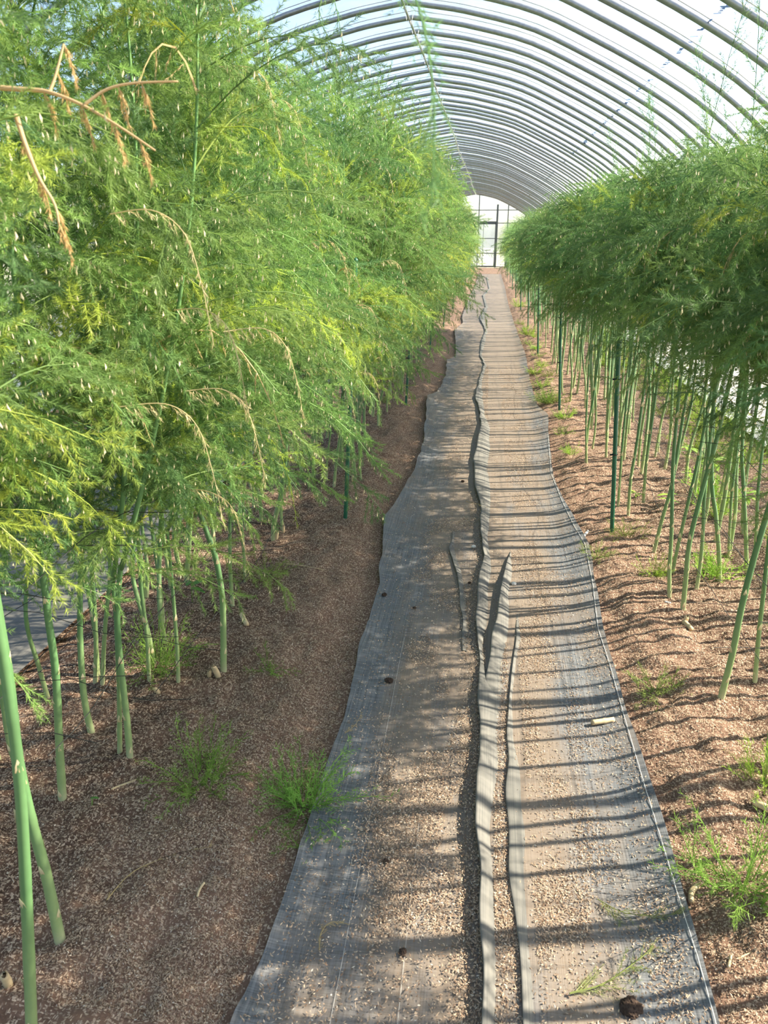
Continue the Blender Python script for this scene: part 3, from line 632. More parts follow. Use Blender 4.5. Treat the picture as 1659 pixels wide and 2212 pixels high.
NV = 8
VAR = {'L': [], 'R': []}
for i in range(NV):
    for side in ('L', 'R'):
        dry = [0, 1, 1, 1, 1, 0, 1, 1][i]
        if side == 'L': st, fo, fl, wi = crown(100 + i, H=1.55 + .12 * math.sin(i * 2.1), nb=40 + i % 4, lean=.20 + .06 * (i % 4), withered=dry)
        elif i < 6: st, fo, fl, wi = crown(160 + i, H=.68 + .08 * math.sin(i * 2.1), nb=34 + i % 4, lean=.18 + .06 * (i % 4), withered=dry, dr=(.9, 1.9), yel=.94)
        else: continue
        VAR[side].append(dict(stem=st.mesh('stem', M_stalk), foliage=soup('foliage', fo[0], fo[1], [M_needle]),
                    flowers=soup('withered_flowers', fl, np.tile(np.array([[.90, .80, .54]]), (len(fl), 1)), [M_cream]),
                    dry=soup('withered_frond', wi[0], wi[1], [M_dry]) if wi else None))

scale_mb = MB()
for k in (-1, 0, 1):
    scale_mb.v.append((.0065 * k, -.0022 * abs(k) + .0006, 0)); scale_mb.c.append((.62, .48, .26))
for k in (-1, 0, 1):
    scale_mb.v.append((.0046 * k, .0010 - .0008 * abs(k), .013)); scale_mb.c.append((.78, .68, .42))
scale_mb.v.append((0, .0030, .027)); scale_mb.c.append((.82, .74, .5))
scale_mb.f = [(0, 1, 4, 3), (1, 2, 5, 4), (3, 4, 6), (4, 5, 6)]
SCALE = scale_mb.mesh('scale_leaf', M_cream)

def stalk_mesh(P, r0, r1, n=9, nodes=True, pts=30, seed=0):
    """waxy stalk with swollen nodes, pale near the soil"""
    g = np.random.default_rng(seed)
    Q = smooth_path(P, pts); h = Q[:, 2] - Q[0, 2]
    s = np.concatenate([[0], np.cumsum(np.linalg.norm(np.diff(Q, axis=0), axis=1))]); L = s[-1]
    rad = r0 + (r1 - r0) * (s / L); nd = []
    sp = .05; x = .035
    while x < L - .03:
        rad = rad * (1 + .09 * np.exp(-((s - x) / .006) ** 2)); nd.append(x); sp *= 1.08; x += sp * g.uniform(.8, 1.2)
    col = np.array([lerp(lerp((.55, .52, .32), (.29, .38, .16), min(hh / .07, 1)), (.105, .215, .085), np.clip((hh - .07) / .35, 0, 1)) for hh in h])
    m = MB().tube(Q, rad, n, col)
    places = []
    for q, xx in enumerate(nd):
        i = min(np.searchsorted(s, xx), len(s) - 2); f = (xx - s[i - 1]) / (s[i] - s[i - 1] + 1e-9) if i > 0 else 0
        p = Q[i - 1] + (Q[i] - Q[i - 1]) * f if i > 0 else Q[0]
        places.append((p, q * 2.4 + seed, rad[i] * .96))
    return m, places

def bake_scales(m, places):
    for p, a, r in places:
        b = len(m.v); ca, sa = math.cos(a), math.sin(a)
        for v in scale_mb.v:
            y = v[1] + r; m.v.append((p[0] + v[0] * ca - y * sa, p[1] + v[0] * sa + y * ca, p[2] + v[2]))
        m.c += list(scale_mb.c); m.f += [tuple(b + i for i in f) for f in scale_mb.f]
    return m

STK = []
for i in range(8):
    g = np.random.default_rng(300 + i); h = .60
    P = [(0, 0, -.03), (g.normal(0, .012), g.normal(0, .012), .14), (g.normal(0, .022), g.normal(0, .022), .36), (g.normal(0, .02), g.normal(0, .02), h)]
    m, pl = stalk_mesh(P, .0098, .0066, 8, seed=i, pts=22); bake_scales(m, pl)
    STK.append((m.mesh('stalk', M_stalk), P[-1]))

def plant_crown(root, side, v, off, tilt, rz, sc, dry=True):
    V = VAR[side][v % len(VAR[side])]
    for nm, key in (('stem', 'stem'), ('foliage', 'foliage'), ('withered_flowers', 'flowers'), ('withered_frond', 'dry')):
        if V[key] is None or (key == 'dry' and not dry): continue
        o = link(nm, V[key], root); o.rotation_mode = 'ZYX'; o.location = off; o.rotation_euler = (tilt[0], tilt[1], rz); o.scale = sc
        if key in ('foliage', 'flowers'): o['kind'] = 'stuff'
        if key == 'dry': o['label'] = 'dry straw-coloured frond'

POLES = [3.72, 6.62, 9.85, 12.85, 15.85, 18.85, 21.85, 24.85, 27.85, 30.85, 33.85]
ORD = ['first', 'second', 'third', 'fourth', 'fifth', 'sixth', 'seventh', 'eighth', 'ninth', 'tenth', 'eleventh']
nplant = 0
def generic_plant(x, y, side, label, group, scz=1.0, hz=1.0):
    global nplant
    sgn = 1 if side == 'L' else -1
    z = float(ground(x, y)); k = random.randrange(8); v = random.randrange(NV)
    root = empty('asparagus_plant', (x, y, z))
    tag(root, label, 'plant', group)
    rz = random.uniform(0, 6.28); s = random.uniform(.75, 1.15)
    me, top = STK[k]
    so = link('stalk', me, root); so.rotation_euler = (0, 0, rz); so.scale = (s, s, hz)
    tx = math.cos(rz) * top[0] * s - math.sin(rz) * top[1] * s; ty = math.sin(rz) * top[0] * s + math.cos(rz) * top[1] * s
    rot = (0 if sgn > 0 else PI) + random.uniform(-.9, .9)
    q = random.uniform(.9, 1.1)
    plant_crown(root, side, v, (tx, ty, top[2] * hz - .004), (random.uniform(-.05, .05), sgn * random.uniform(-.02, .15)), rot, (q, q, q * scz))
    root.rotation_euler = (random.uniform(-.05, .05), sgn * random.uniform(-.03, .06), 0)
    nplant += 1
    return root

HL = {'L': ['foremost left asparagus plant, its stalk leaving the bottom edge at far left',
            'asparagus plant with the thick slanting stalk rooted beside the frontmost left stalk',
            'asparagus plant with a single straight pale-footed stalk behind the two front left stalks',
            'asparagus plant with leaning green stalk, right of the close pair before the seedlings',
            'asparagus plant with thin pale stalk, left of the close pair before the seedlings',
            'asparagus plant with upright stalk rising from the feathery patch left of the elbowed stalk',
            'asparagus plant with slim white-footed stalk, next left of the elbowed stalk',
            'asparagus plant with the thick elbowed stalk bending left above two cut stubs',
            'asparagus plant with a slim upright stalk just behind the elbowed stalk',
            'asparagus plant with slim stalk beside the round green clump',
            'asparagus plant with thick forked-looking base by a brown stub',
            'asparagus plant with short slanting stalk right of the thick forked-looking base',
            'asparagus plant with thin stalk, left of a twin pair in the left bed',
            'asparagus plant with thin stalk, right of a twin pair in the left bed',
            'asparagus plant with a stout stalk behind the broadleaf seedling in the left bed',
            'asparagus plant with a pale-footed stalk just left of the first left green pole',
            'asparagus plant with a slanting stalk touching the first left green pole on its right',
            'asparagus plant with brown-footed stalk, second right of the first left green pole',
            'asparagus plant with a thin stalk, third stalk left of the first left green pole',
            'asparagus plant with a thin stalk, second stalk left of the first left green pole'],
      'R': ['asparagus plant with the long leaning stalk, frontmost of the right bed',
            'asparagus plant with slim upright stalk beside the long leaning right stalk',
            'asparagus plant with a stout leaning stalk above a pale stub in the right bed',
            'asparagus plant with a straight stalk left of the stout leaning one in the right bed',
            'asparagus plant with a straight stalk right of the stout leaning one in the right bed',
            'asparagus plant with left-tilting stalk beside a bright green weed, right bed',
            'asparagus plant with strongly slanting stalk right of the first right pole, in front',
            'asparagus plant with slanting stalk near the first right pole, behind its twin',
            'asparagus plant with a pale stalk, second right of the first right green pole',
            'asparagus plant with a thin stalk just right of the first right green pole',
            'asparagus plant with the right stalk of a V-shaped pair beyond the first right pole',
            'asparagus plant with the left stalk of a V-shaped pair beyond the first right pole',
            'asparagus plant with a tall stalk, third right of the first right green pole',
            'asparagus plant with a thin stalk deep in the right bed, left of two',
            'asparagus plant with a thin stalk deep in the right bed, closest to the frame edge',
            'asparagus plant with a thin stalk deep in the right bed behind the left-tilting stalk']}
RAD = {'L': [.0125, .014, .0128, .0115, .0085, .0085, .008, .0135, .0095, .0085, .0145, .010, .0095, .009, .013, .011, .010, .008, .0075, .008],
       'R': [.0125, .009, .012, .010, .0095, .0115, .0105, .0095, .010, .0085, .009, .008, .010, .011, .009, .008]}
BASES = {'L': [], 'R': []}
for side, H in (('L', heroL), ('R', heroR)):
    sgn = 1 if side == 'L' else -1
    for i, P in enumerate(H):
        P = np.array(P); b = P[0].copy(); Q = P - b; b[2] = float(ground(b[0], b[1]))
        top = Q[-1].copy(); dirn = Q[-1] - Q[-2]; dirn /= np.linalg.norm(dirn)
        need = (([1.1, 1.0, .85] + [.58] * 20)[i] if side == 'L' else 1.0) - top[2]
        if need > .05:
            dirn = dirn * .6 + np.array([0, 0, .6]); dirn /= np.linalg.norm(dirn); Q = np.vstack([Q, top + dirn * need / max(dirn[2], .3)])
        Q[0, 2] -= .02
        root = empty('asparagus_plant', tuple(b)); tag(root, HL[side][i], 'plant', f'front asparagus plants of the {"left" if side == "L" else "right"} bed')
        m, pl = stalk_mesh(Q, RAD[side][i] * .86, RAD[side][i] * .6, 12, pts=44, seed=20 + i)
        if i < (10 if side == 'L' else 5):
            so = link('stalk', m.mesh('stalk', M_stalk), root)
            for p, a, r in pl:
                so2 = link('scale_leaf', SCALE, so, (p[0] - math.sin(a) * r, p[1] + math.cos(a) * r, p[2])); so2.rotation_euler = (0, 0, a)
        else:
            bake_scales(m, pl); so = link('stalk', m.mesh('stalk', M_stalk), root)
        top = Q[-1]; dn = Q[-1] - Q[-2]; dn /= np.linalg.norm(dn)
        q = random.uniform(.92, 1.08)
        plant_crown(root, side, i * 3 + (side == 'R'), (top[0], top[1], top[2] - .01), (-dn[1] * .3, dn[0] * .2 + sgn * (random.uniform(.02, .14) if i > 2 or sgn < 0 else -.12)), (0 if sgn > 0 else PI) + (random.uniform(-.6, .6) if i > 1 or sgn < 0 else 2.6), (q, q, q))
        BASES[side].append((b[0], b[1])); nplant += 1
        if side == 'L' and i == 1: HOST = root
        if side == 'L' and i == 2: HOST2 = root

UNITS = 'first second third fourth fifth sixth seventh eighth ninth tenth eleventh twelfth thirteenth fourteenth fifteenth sixteenth seventeenth eighteenth nineteenth'.split()
def ordw(n):
    if n < 20: return UNITS[n - 1]
    t, u = ('twenty', 'thirty', 'forty')[n // 10 - 2], n % 10
    return f'{t}-{UNITS[u-1]}' if u else {'twenty': 'twentieth', 'thirty': 'thirtieth', 'forty': 'fortieth'}[t]

rr = random.Random(11)
for side, per_near, per_far, y0, y1, scz in (('L', 7.5, 10.6, .75, 12.6, 1.0), ('R', 9.0, 11.6, .3, 12.6, 1.0)):
    y = y0; spots = []
    while y < y1:
        near = y < (4.5 if side == 'L' else 4.4)
        y += rr.uniform(.6, 1.4) / (per_near if near else per_far)
        hid = near and not (side == 'R' and y < 2.1)
        if hid: x = rr.uniform(1.14, 1.42)
        else: x = rr.uniform(1.02 if side == 'R' and y < 1.75 else .78, 1.30)
        if any(abs(yy - y) < .09 and abs(xx - x) < .07 for xx, yy in spots[-6:]): x = 2.06 - x if not hid else x + .06
        spots.append((x, y))
    spots.sort(key=lambda p: p[1]); count = {}
    sn = 'left' if side == 'L' else 'right'
    for x, y in spots:
        k = sum(1 for p in POLES if p < y); count[k] = count.get(k, 0) + 1
        where = 'at the path edge' if x < .92 else 'at the back' if x > 1.16 else 'in the middle'
        if k: lab = f'{ordw(count[k])} asparagus plant past the {sn} bed\'s {ORD[k-1]} pole, {where}'
        else: lab = f'{ordw(count[k])} asparagus plant behind the front stalks of the {sn} bed, {where}'
        grp = f'asparagus plants past the {ORD[k-1]} pole of the {sn} bed' if k else f'asparagus plants before the first pole of the {sn} bed'
        generic_plant(-x if side == 'L' else x, y, side, lab, grp, scz, rr.uniform(.92, 1.02) if side == 'L' else rr.uniform(1.5, 1.7))

# rows too far to tell apart, plus what stands behind and outside the view
def far_rows(name, label, spots, nn, wid, lenr, zs):
    protos = []
    for k in range(4):
        g = np.random.default_rng(500 + k)
        st, fo, fl, wi = crown(600 + k, nb=22, step=.05, per=1, nl=lenr, width=wid, dens=.75)
        T, c = fo; c = c * .9; sel = np.arange(len(T)); g.shuffle(sel); sel = sel[:nn]
        s3 = MB().tube([(0, 0, -.62), (.01, .01, -.3), (0, 0, 0)], [.010, .008, .006], 3, (.22, .36, .17), cap=False)
        st3 = np.array([[s3.v[a] for a in (f[0], f[1], f[2])] for f in s3.f] + [[s3.v[a] for a in (f[0], f[2], f[3])] for f in s3.f])
        protos.append((np.concatenate([T[sel], st3]).astype(np.float32), np.concatenate([c[sel], np.tile([[.22, .36, .17]], (len(st3), 1))])))
    TT = []; CC = []
    for x, y, sgn in spots:
        T, c = protos[rr.randrange(4)]; a = (0 if sgn > 0 else PI) + rr.uniform(-.9, .9); s = rr.uniform(.92, 1.1)
        M = np.array([[math.cos(a), -math.sin(a), 0], [math.sin(a), math.cos(a), 0], [0, 0, zs]], np.float32) * s
        M = M @ np.array([[1, 0, .06], [0, 1, 0], [0, 0, 1]], np.float32)
        TT.append(T @ M.T + np.array([x, y, .04 + .62 * s * zs], np.float32)); CC.append(c)
    o = link(name, soup(name, np.concatenate(TT), np.concatenate(CC), [M_needle])); tag(o, label, 'plants', kind='stuff')
    return o
def strip(x0, x1, y0, y1, per, sgn):
    n = int((y1 - y0) * per); return [(rr.uniform(x0, x1), rr.uniform(y0, y1), sgn) for _ in range(n)]
far_rows('asparagus_row', 'distant end of the left asparagus row, a green mass beyond the separate plants', strip(-1.3, -.78, 12.6, 36.4, 9, 1), 1500, .005, (.028, .048), 1.0)
far_rows('asparagus_row', 'distant end of the right asparagus row, a green mass beyond the separate plants', strip(.78, 1.3, 12.6, 36.4, 9, -1), 1500, .005, (.028, .048), .82)
far_rows('asparagus_row', 'next asparagus row behind the left bed, glimpsed between stalks', strip(-2.95, -2.4, -1.5, 22, 6, -1), 900, .009, (.04, .08), .72)
far_rows('asparagus_row', 'start of the two asparagus rows beside and behind the camera', strip(.75, 1.35, -1.6, .3, 10, -1) + strip(-1.3, -.75, -1.6, -.3, 10, 1), 1900, .0045, (.03, .05), .82)

# overhanging sprays and dead branches of the plants nearest the camera
def spray(path, n_side, reach, col, g, dry=False, width=.0013, step=.008, nl=(.014, .024), r=.0016, hang=-.4, per=3):
    P = smooth_path(path, 26); m = MB().tube(P, np.linspace(r, r * .35, len(P)), 5, tuple(col), cap=False)
    T = np.gradient(P, axis=0); T /= np.linalg.norm(T, axis=1)[:, None]
    O = []; D = []; L = []
    for u in np.linspace(.04, .98, n_side):
        i = int(u * 25); rr_ = g.normal(0, 1, 3); rr_ -= T[i] * (rr_ @ T[i]); rr_ /= np.linalg.norm(rr_)
        d = T[i] * .9 + rr_ * .6 + np.array([0, 0, hang]); d /= np.linalg.norm(d)
        O.append(P[i]); D.append(d); L.append(reach * (1 - .6 * u) * g.uniform(.6, 1.2))
    O = np.array(O); D = np.array(D); L = np.array(L)
    t1, c1 = needles(O, D, L, np.repeat(np.array([col]), len(O), 0), g, step, per, nl, width, .5 if dry else .9)
    sd = np.cross(D, g.normal(0, 1, D.shape)); sd /= np.linalg.norm(sd, axis=1)[:, None]
    tw = np.stack([O + sd * .0008, O - sd * .0008, O + D * L[:, None]], 1)
    b2 = np.array([[m.v[a] for a in (f[0], f[1], f[2])] for f in m.f] + [[m.v[a] for a in (f[0], f[2], f[3])] for f in m.f])
    return np.concatenate([t1, tw, b2]), np.concatenate([c1, np.repeat(np.array([col]), len(tw) + len(b2), 0)])
g = np.random.default_rng(77)
def to_local(T, host): return T - np.array(host.location, np.float32)
for i, wpath in enumerate(wisp):
    host = HOST if i == 0 else HOST2
    P = np.array(wpath)
    root_pt = np.array(host.location) + np.array([.05, .02, 1.9 if i == 0 else 1.75])
    pre = [root_pt, (root_pt + P[0]) / 2 + np.array([0, 0, .16])]
    T, c = spray(np.vstack([pre, P]), 34 if i == 0 else 40, .075 if i == 0 else .055, (.17, .30, .10), g, hang=-.7, width=.001)
    link('overhanging_frond', soup('overhanging_frond', to_local(T, host), c, [M_needle]), host)
# sparse shoots that stand above the right canopy
for x, y, z0, top, lean_ in ((.78, 3.1, 1.72, 2.28, .05), (.86, 2.9, 1.7, 2.36, -.08), (.98, 2.6, 1.75, 2.3, .06), (.9, 3.6, 1.75, 2.2, -.12), (1.05, 3.3, 1.75, 2.42, .0), (.8, 4.3, 1.72, 2.15, -.06), (.95, 4.9, 1.75, 2.22, -.1), (1.1, 2.35, 1.75, 2.25, -.1), (.85, 5.8, 1.75, 2.15, -.08)):
    host = min([o for o in C.objects if o.get('category') == 'plant' and o.location.x > 0], key=lambda o: (o.location.x - x - .1) ** 2 + (o.location.y - y) ** 2)
    p0 = np.array([x, y, z0]); h = top - z0
    pre = np.array([host.location.x, host.location.y, z0 - .25])
    path = [pre, p0, p0 + np.array([lean_ * .3, .02, h * .55]), p0 + np.array([lean_, -.03, h])]
    T, c = spray(path, 44, .16, (.15, .27, .10), g, width=.0015, step=.008, nl=(.016, .028), r=.0020, hang=.05, per=4)
    M = np.array(host.rotation_euler.to_matrix().inverted(), np.float32)
    link('overtopping_shoot', soup('overtopping_shoot', to_local(T, host) @ M.T, c, [M_needle]), host)
TT = []; CC = []
brown_c = (.64, .46, .25)
mb = MB()
for i, bp in enumerate(brown):
    Q = smooth_path(bp, 18); mb.tube(Q, np.linspace(.0036 if i in (0, 3) else .0022, .0012, 18), 6, brown_c)
link('dead_branch', mb.mesh('dead_branch', M_dry), HOST, tuple(-np.array(HOST.location)))['label'] = 'bare reddish-brown dead branch'
for bi, us in ((0, (.35, .62, .78, .92)), (2, (.3, .5, .75)), (3, (.2, .5, .8, 1.0)), (1, (.6, 1.0))):
    Q = smooth_path(brown[bi], 30)
    for u in us:
        p = Q[min(int(u * 29), 29)]
        path = [p, p + np.array([.006, 0, -.018]), p + np.array([.010, 0, -.045])]
        T, c = spray(path, 9, .022, (.60, .41, .18), g, True, .0012, .004, (.007, .013), .0012, -1.2)
        TT.append(T); CC.append(c)
link('withered_frond', soup('withered_frond', to_local(np.concatenate(TT), HOST), np.concatenate(CC), [M_dry]), HOST)['label'] = 'dry tan tufts hanging from the dead branch'

# withered and yellowing sprays scattered through the sunny face of the left canopy
dryspots = [(-.42, 1.55, 1.28), (-.55, 1.35, 1.15), (-.48, 2.05, 1.62), (-.5, 2.6, 1.45), (-.46, 3.1, 1.2), (-.52, 1.8, .98), (-.62, 1.7, .85), (-.43, 3.8, 1.35), (-.5, 2.3, 1.78), (-.50, 1.25, 1.5)]
_r = random.Random(5)
for _i in range(16):
    _y = 1.3 + 4.2 * _r.random() ** 1.2; _z = _r.uniform(.85, 1.9)
    dryspots.append((-.42 - .16 * abs(_z - 1.35) - _r.uniform(0, .06), _y, _z))
# each belongs to the plant standing nearest to it
hosts = [o for o in C.objects if o.get('category') == 'plant']
for i, (x, y, z) in enumerate(dryspots):
    host = min(hosts, key=lambda o: (o.location.x - (x - .35)) ** 2 + (o.location.y - y) ** 2)
    yel = i % 3 == 2
    col = (.40, .52, .07) if yel else (.72, .60, .34)
    e = np.array([x, y, z]); k = random.uniform(.7, 1.2)
    path = [e + np.array([-.13, random.uniform(-.05, .05), .03]) * k, e + np.array([-.05, 0, .035]) * k, e, e + np.array([.03, -.02, -.08]) * k, e + np.array([.045, -.03, -.17]) * k]
    T, c = spray(path, 20, random.uniform(.022, .045), col, g, not yel, .0011, .006, (.010, .022), .0011, -1.0, 3)
    T = to_local(T, host)
    M = np.array(host.rotation_euler.to_matrix().inverted(), np.float32); T = T @ M.T
    o = link('yellowing_frond' if yel else 'withered_frond', soup('frond', T, c, [M_dry if not yel else M_needle]), host)
    o['label'] = 'bright yellow-green drooping frond' if yel else 'dry straw-coloured drooping frond'

# ------------------------------------------------------------------ green poles
pm = MB(); n = 60; hz = np.linspace(0, 1.38, n)
pm.tube([(0, 0, z - .05) for z in hz], .0105 * (1 + .05 * (np.arange(n) % 2)), 12, cap=True)
POLE_ME = pm.mesh('tube', M_pole)
cl = MB(); cl.tube([(math.cos(a) * .0135, math.sin(a) * .0135, 0) for a in np.linspace(0, 5.6, 14)], .0032, 5); cl.tube([(-.013, -.004, 0), (-.024, -.008, .002)], .005, 6)
CLIP_ME = cl.mesh('clip', M_black); kn = MB().tube([(0, 0, 1.33), (0, 0, 1.342), (0, 0, 1.352)], [.0125, .012, .004], 12); CAP_ME = kn.mesh('cap', M_pole)
for side, sx in (('left', -1), ('right', 1)):
    for i, y in enumerate(POLES):
        x = sx * (.70 + random.uniform(-.015, .015) - (.012 if i == 1 else 0))
        o = empty('support_pole', (x, y, float(ground(x, y))))
        o.rotation_euler = (random.uniform(-.02, .02), -sx * random.uniform(.035, .07), 0)
        tag(o, f'slim green coated pole, {ORD[i]} from the front along the {side} bed', 'pole', f'green poles along the {side} bed')
        link('tube', POLE_ME, o); link('cap', CAP_ME, o)
        if i < 4:
            for zc in (.42, .80): link('clip', CLIP_ME, o, (0, 0, zc))

# ------------------------------------------------------------------ black cord nets strung level through the stalks
def net(side, z, y0, y1, seed):
    sx = -1 if side == 'left' else 1; g = np.random.default_rng(seed); m = MB()
    yv = np.arange(y0, y1, .09)
    lines = [.90, 1.11, 1.33]
    for q, lx in enumerate(lines):
        P = np.stack([sx * (lx + .03 * (vnoise(yv * 3, yv * 0 + q * 7.7 + seed, 51) - .5)), yv, z + .05 * (vnoise(yv * 2.1, yv * 0 + q * 3.3 + seed, 52) - .5) + .02 * (vnoise(yv * 6, yv * 0 + q, 53) - .5)], 1)
        m.tube(P, .0013, 3, cap=False)
    for y in np.arange(y0, y1, .27):
        xx = np.linspace(.80, 1.36, 6); yy = y + .04 * np.sin(xx * 9 + y * 5) + g.uniform(-.02, .02)
        P = np.stack([sx * xx, yy + 0 * xx, z + .05 * (vnoise(xx * 4, xx * 0 + y * 3, 54) - .5)], 1)
        m.tube(P, .0012, 3, cap=False)
    o = link('support_net', m.mesh('support_net', M_black))
    return o
for side, zs in (('left', ((.24, 'lowest'), (.46, 'middle'), (.82, 'topmost'))), ('right', ((.22, 'lowest'), (.48, 'middle'), (.78, 'topmost')))):
    for i, (z, w) in enumerate(zs):
        o = net(side, z, 1.75 if i == 0 else 1.2, 13, 60 + i * 5 + (side == 'left'))
        tag(o, f'{w} black cord net strung among the stalks of the {side} bed', 'net')

# ------------------------------------------------------------------ small things lying about
def place(me, name, loc, label, cat, rot=(0, 0, 0), sc=1.0, group=None):
    o = link(name, me, None, loc); o.rotation_euler = rot; o.scale = (sc, sc, sc); tag(o, label, cat, group); return o

def stub_mesh(k):
    g = np.random.default_rng(700 + k); m = MB(); h = g.uniform(.025, .045); r = g.uniform(.006, .009)
    m.tube([(0, 0, -.02), (.001, 0, h * .4), (.003, .001, h * .8), (.004, .001, h)], [r, r * 1.02, r * .96, r * .9], 9, cap=False)
    b = len(m.v) - 9; jag = len(m.v)
    m.v += [(.004 + math.cos(2 * PI * j / 9) * r * .62, .001 + math.sin(2 * PI * j / 9) * r * .62, h + g.uniform(-.008, .008)) for j in range(9)]; m.c += [(1, 1, 1)] * 9
    for j in range(9): m.f.append((b + j, b + (j + 1) % 9, jag + (j + 1) % 9, jag + j))
    c = len(m.v); m.v.append((.004, .001, h - .016)); m.c.append((1, 1, 1))
    for j in range(9): m.f.append((jag + j, jag + (j + 1) % 9, c))
    return m.mesh('stalk_stub', M_cane)
stub_lab = ['upright brown cut stub left of the elbowed stalk foot', 'tilted brown cut stub touching the elbowed stalk foot', 'short brown cut stub left of the white-footed slim stalk',
            'orange-brown stub at the foot of the thick forked-looking left stalk', 'small stub below the stout leaning right stalk', 'pale stub right of the thick forked-looking left stalk',
            'brown stub just right of the first left green pole', 'long splintered stub in the near left corner of the left bed']
for i, p in enumerate(stubs):
    place(stub_mesh(i), 'stalk_stub', (p[0], p[1], float(ground(p[0], p[1]))), stub_lab[i], 'stub', (random.uniform(-.25, .25), random.uniform(-.3, .3), random.uniform(0, 6)), 1.15)

def clod_mesh(seed, r):
    import bmesh
    bm = bmesh.new(); bmesh.ops.create_icosphere(bm, subdivisions=4, radius=r); g = np.random.default_rng(seed); o = g.uniform(0, 50, 3)
    for v in bm.verts:
        a = v.co / r
        k = vnoise(np.array([a.x * 1.7 + o[0] + a.z]), np.array([a.y * 1.7 + o[1] - a.z * .6]), seed)[0] + .5 * vnoise(np.array([a.x * 5 + o[2]]), np.array([a.y * 5 + a.z * 5]), seed + 1)[0]
        k += .5 * vnoise(np.array([a.x * 11 + o[1]]), np.array([a.y * 11 + a.z * 9]), seed + 2)[0]
        v.co *= .42 + .5 * k; v.co.z *= .6
    me = bpy.data.meshes.new('soil_clod'); bm.to_mesh(me); bm.free(); me.materials.append(M_clod); return me
clod_lab = ['dark soil clod beside a pale straw end in the left part of the path', 'dark soil clod near the left edge of the path fabric, farther than the straw one', 'small dark clod right of the far clod on the left path fabric',
            'large brown clod on the right path fabric at the bottom of the picture', 'flat brown clod in the middle of the left path fabric', 'wide dark clod on the left path fabric in the foreground',
            'tiny dark clod left of the raised crease, far along the path', 'small dark clod beside the crease where it splits']
clod_r = [.014, .012, .008, .022, .008, .010, .012, .008]
for i, p in enumerate(clods):
    z = float(fabz(p[0], p[1])) + .004
    place(clod_mesh(800 + i, clod_r[i]), 'soil_clod', (p[0], p[1], z + clod_r[i] * .18), clod_lab[i], 'clod', (0, 0, random.uniform(0, 6)))
for i, p in enumerate(stone):
    me = clod_mesh(860 + i, .012); me.materials.clear(); me.materials.append(M_stone); me.name = 'stone'
    place(me, 'stone', (p[0], p[1], .014), ['small white stone left of the central crease', 'small white stone right of the tapering right crease'][i], 'stone')

def rod(a, b, r, m, bend=.0, node=False, n=9, flat=1.0):
    a = np.array(a); b = np.array(b); c = (a + b) / 2; L = np.linalg.norm(b - a); k = 13
    t = np.linspace(-.5, .5, k); d = (b - a) / L; s = np.array([-d[1], d[0], 0])
    P = d[None, :] * (t * L)[:, None] + s[None, :] * (bend * L * (.25 - t * t))[:, None]
    rad = np.full(k, r)
    if node: rad = r * (1 + .28 * np.exp(-((t - .12) / .05) ** 2) - .15 * np.exp(-((t - .18) / .03) ** 2))
    mb = MB().tube(P, rad, n); 
    return mb, c
BL = {'cane': ('dry_cane', 'bleached jointed cane piece lying across the right path fabric', .0085, 0, True), 'pale_a': ('dry_stick', 'thick pale stick at the right frame edge on the right bed', .010, .05, False),
      'pale_b': ('dry_stick', 'short curved pale stalk piece beside the nearest green weed clump', .007, .5, False), 'pale_c': ('dry_stick', 'short pale stalk piece below the stout leaning right stalk', .0095, 0, False),
      'pale_d': ('dry_stick', 'greyish-white stalk end lying right of the elbowed stalk', .010, 0, False), 'chip_a': ('dry_chip', 'white chip at the foot of the straight stalk in the right bed', .005, 0, False),
      'chip_b': ('dry_chip', 'whitish chip at the turned-up right edge of the fabric', .007, 0, False), 'straw_a': ('straw', 'short upright straw in the near right corner bed', .003, 0, False),
      'straw_b': ('straw', 'long thin straw leaning on the short one in the near right bed', .0018, .1, False), 'twig_l': ('twig', 'pale twig in the left bed before the low seedling clump', .003, .1, False),
      'twig_m': ('twig', 'long thin twig right of the round green clump', .002, .1, False), 'leafbit': ('dry_chip', 'curled pale husk strip in the foreground of the left bed', .003, .3, False)}
for k, (a, b) in bits.items():
    nm, lab, r, bend, node = BL[k]
    mb, c = rod(a, b, r, M_cane, bend, node, 10)
    on = abs(c[0]) < .5
    z = (float(fabz(c[0], c[1])) + .006 if on else float(ground(c[0], c[1]))) + r * .9
    m_ = M_cane if k not in ('chip_a', 'chip_b') else M_stone
    o = place(mb.mesh(nm, m_), nm, (c[0], c[1], z), lab, {'dry_cane': 'cane', 'dry_stick': 'stick', 'dry_chip': 'chip', 'straw': 'straw', 'twig': 'twig'}[nm])

# fallen fern twigs
ff = ['green fern twig lying on the right fabric at the bottom of the path', 'curled dry fern twig on the left fabric in the foreground', 'small tan fern tip over the left fabric edge by the bushy seedling',
      'thin yellow twig lying over the central crease', 'wispy green fern twig across the white edge cord', 'thin arched yellow twig on the left bed in the foreground']
for i, p in enumerate(fernfall):
    P = np.array(p); P[:, 2] = [float(fabz(x, y)) + .012 if -.43 < x < .53 else float(ground(x, y)) + .012 for x, y, _ in P]
    if i == 3: P[:, 2] = [.03, .045, .05, .03]
    green = i in (0, 4); c0 = P.mean(0)
    T, c = spray(P, [26, 16, 14, 5, 22, 8][i], [.09, .018, .016, .01, .06, .012][i], (.30, .36, .12) if green else (.50, .38, .18), g, not green, .0011, .007, (.010, .02), [.002, .0012, .001, .0013, .0012, .0014][i], -.05)
    T[:, :, 2] = np.maximum(T[:, :, 2], (.012 if abs(c0[0]) < .5 else .045))
    o = link('fern_twig', soup('fern_twig', T - c0, c, [M_needle if green else M_dry]), None, tuple(c0)); tag(o, ff[i], 'twig')

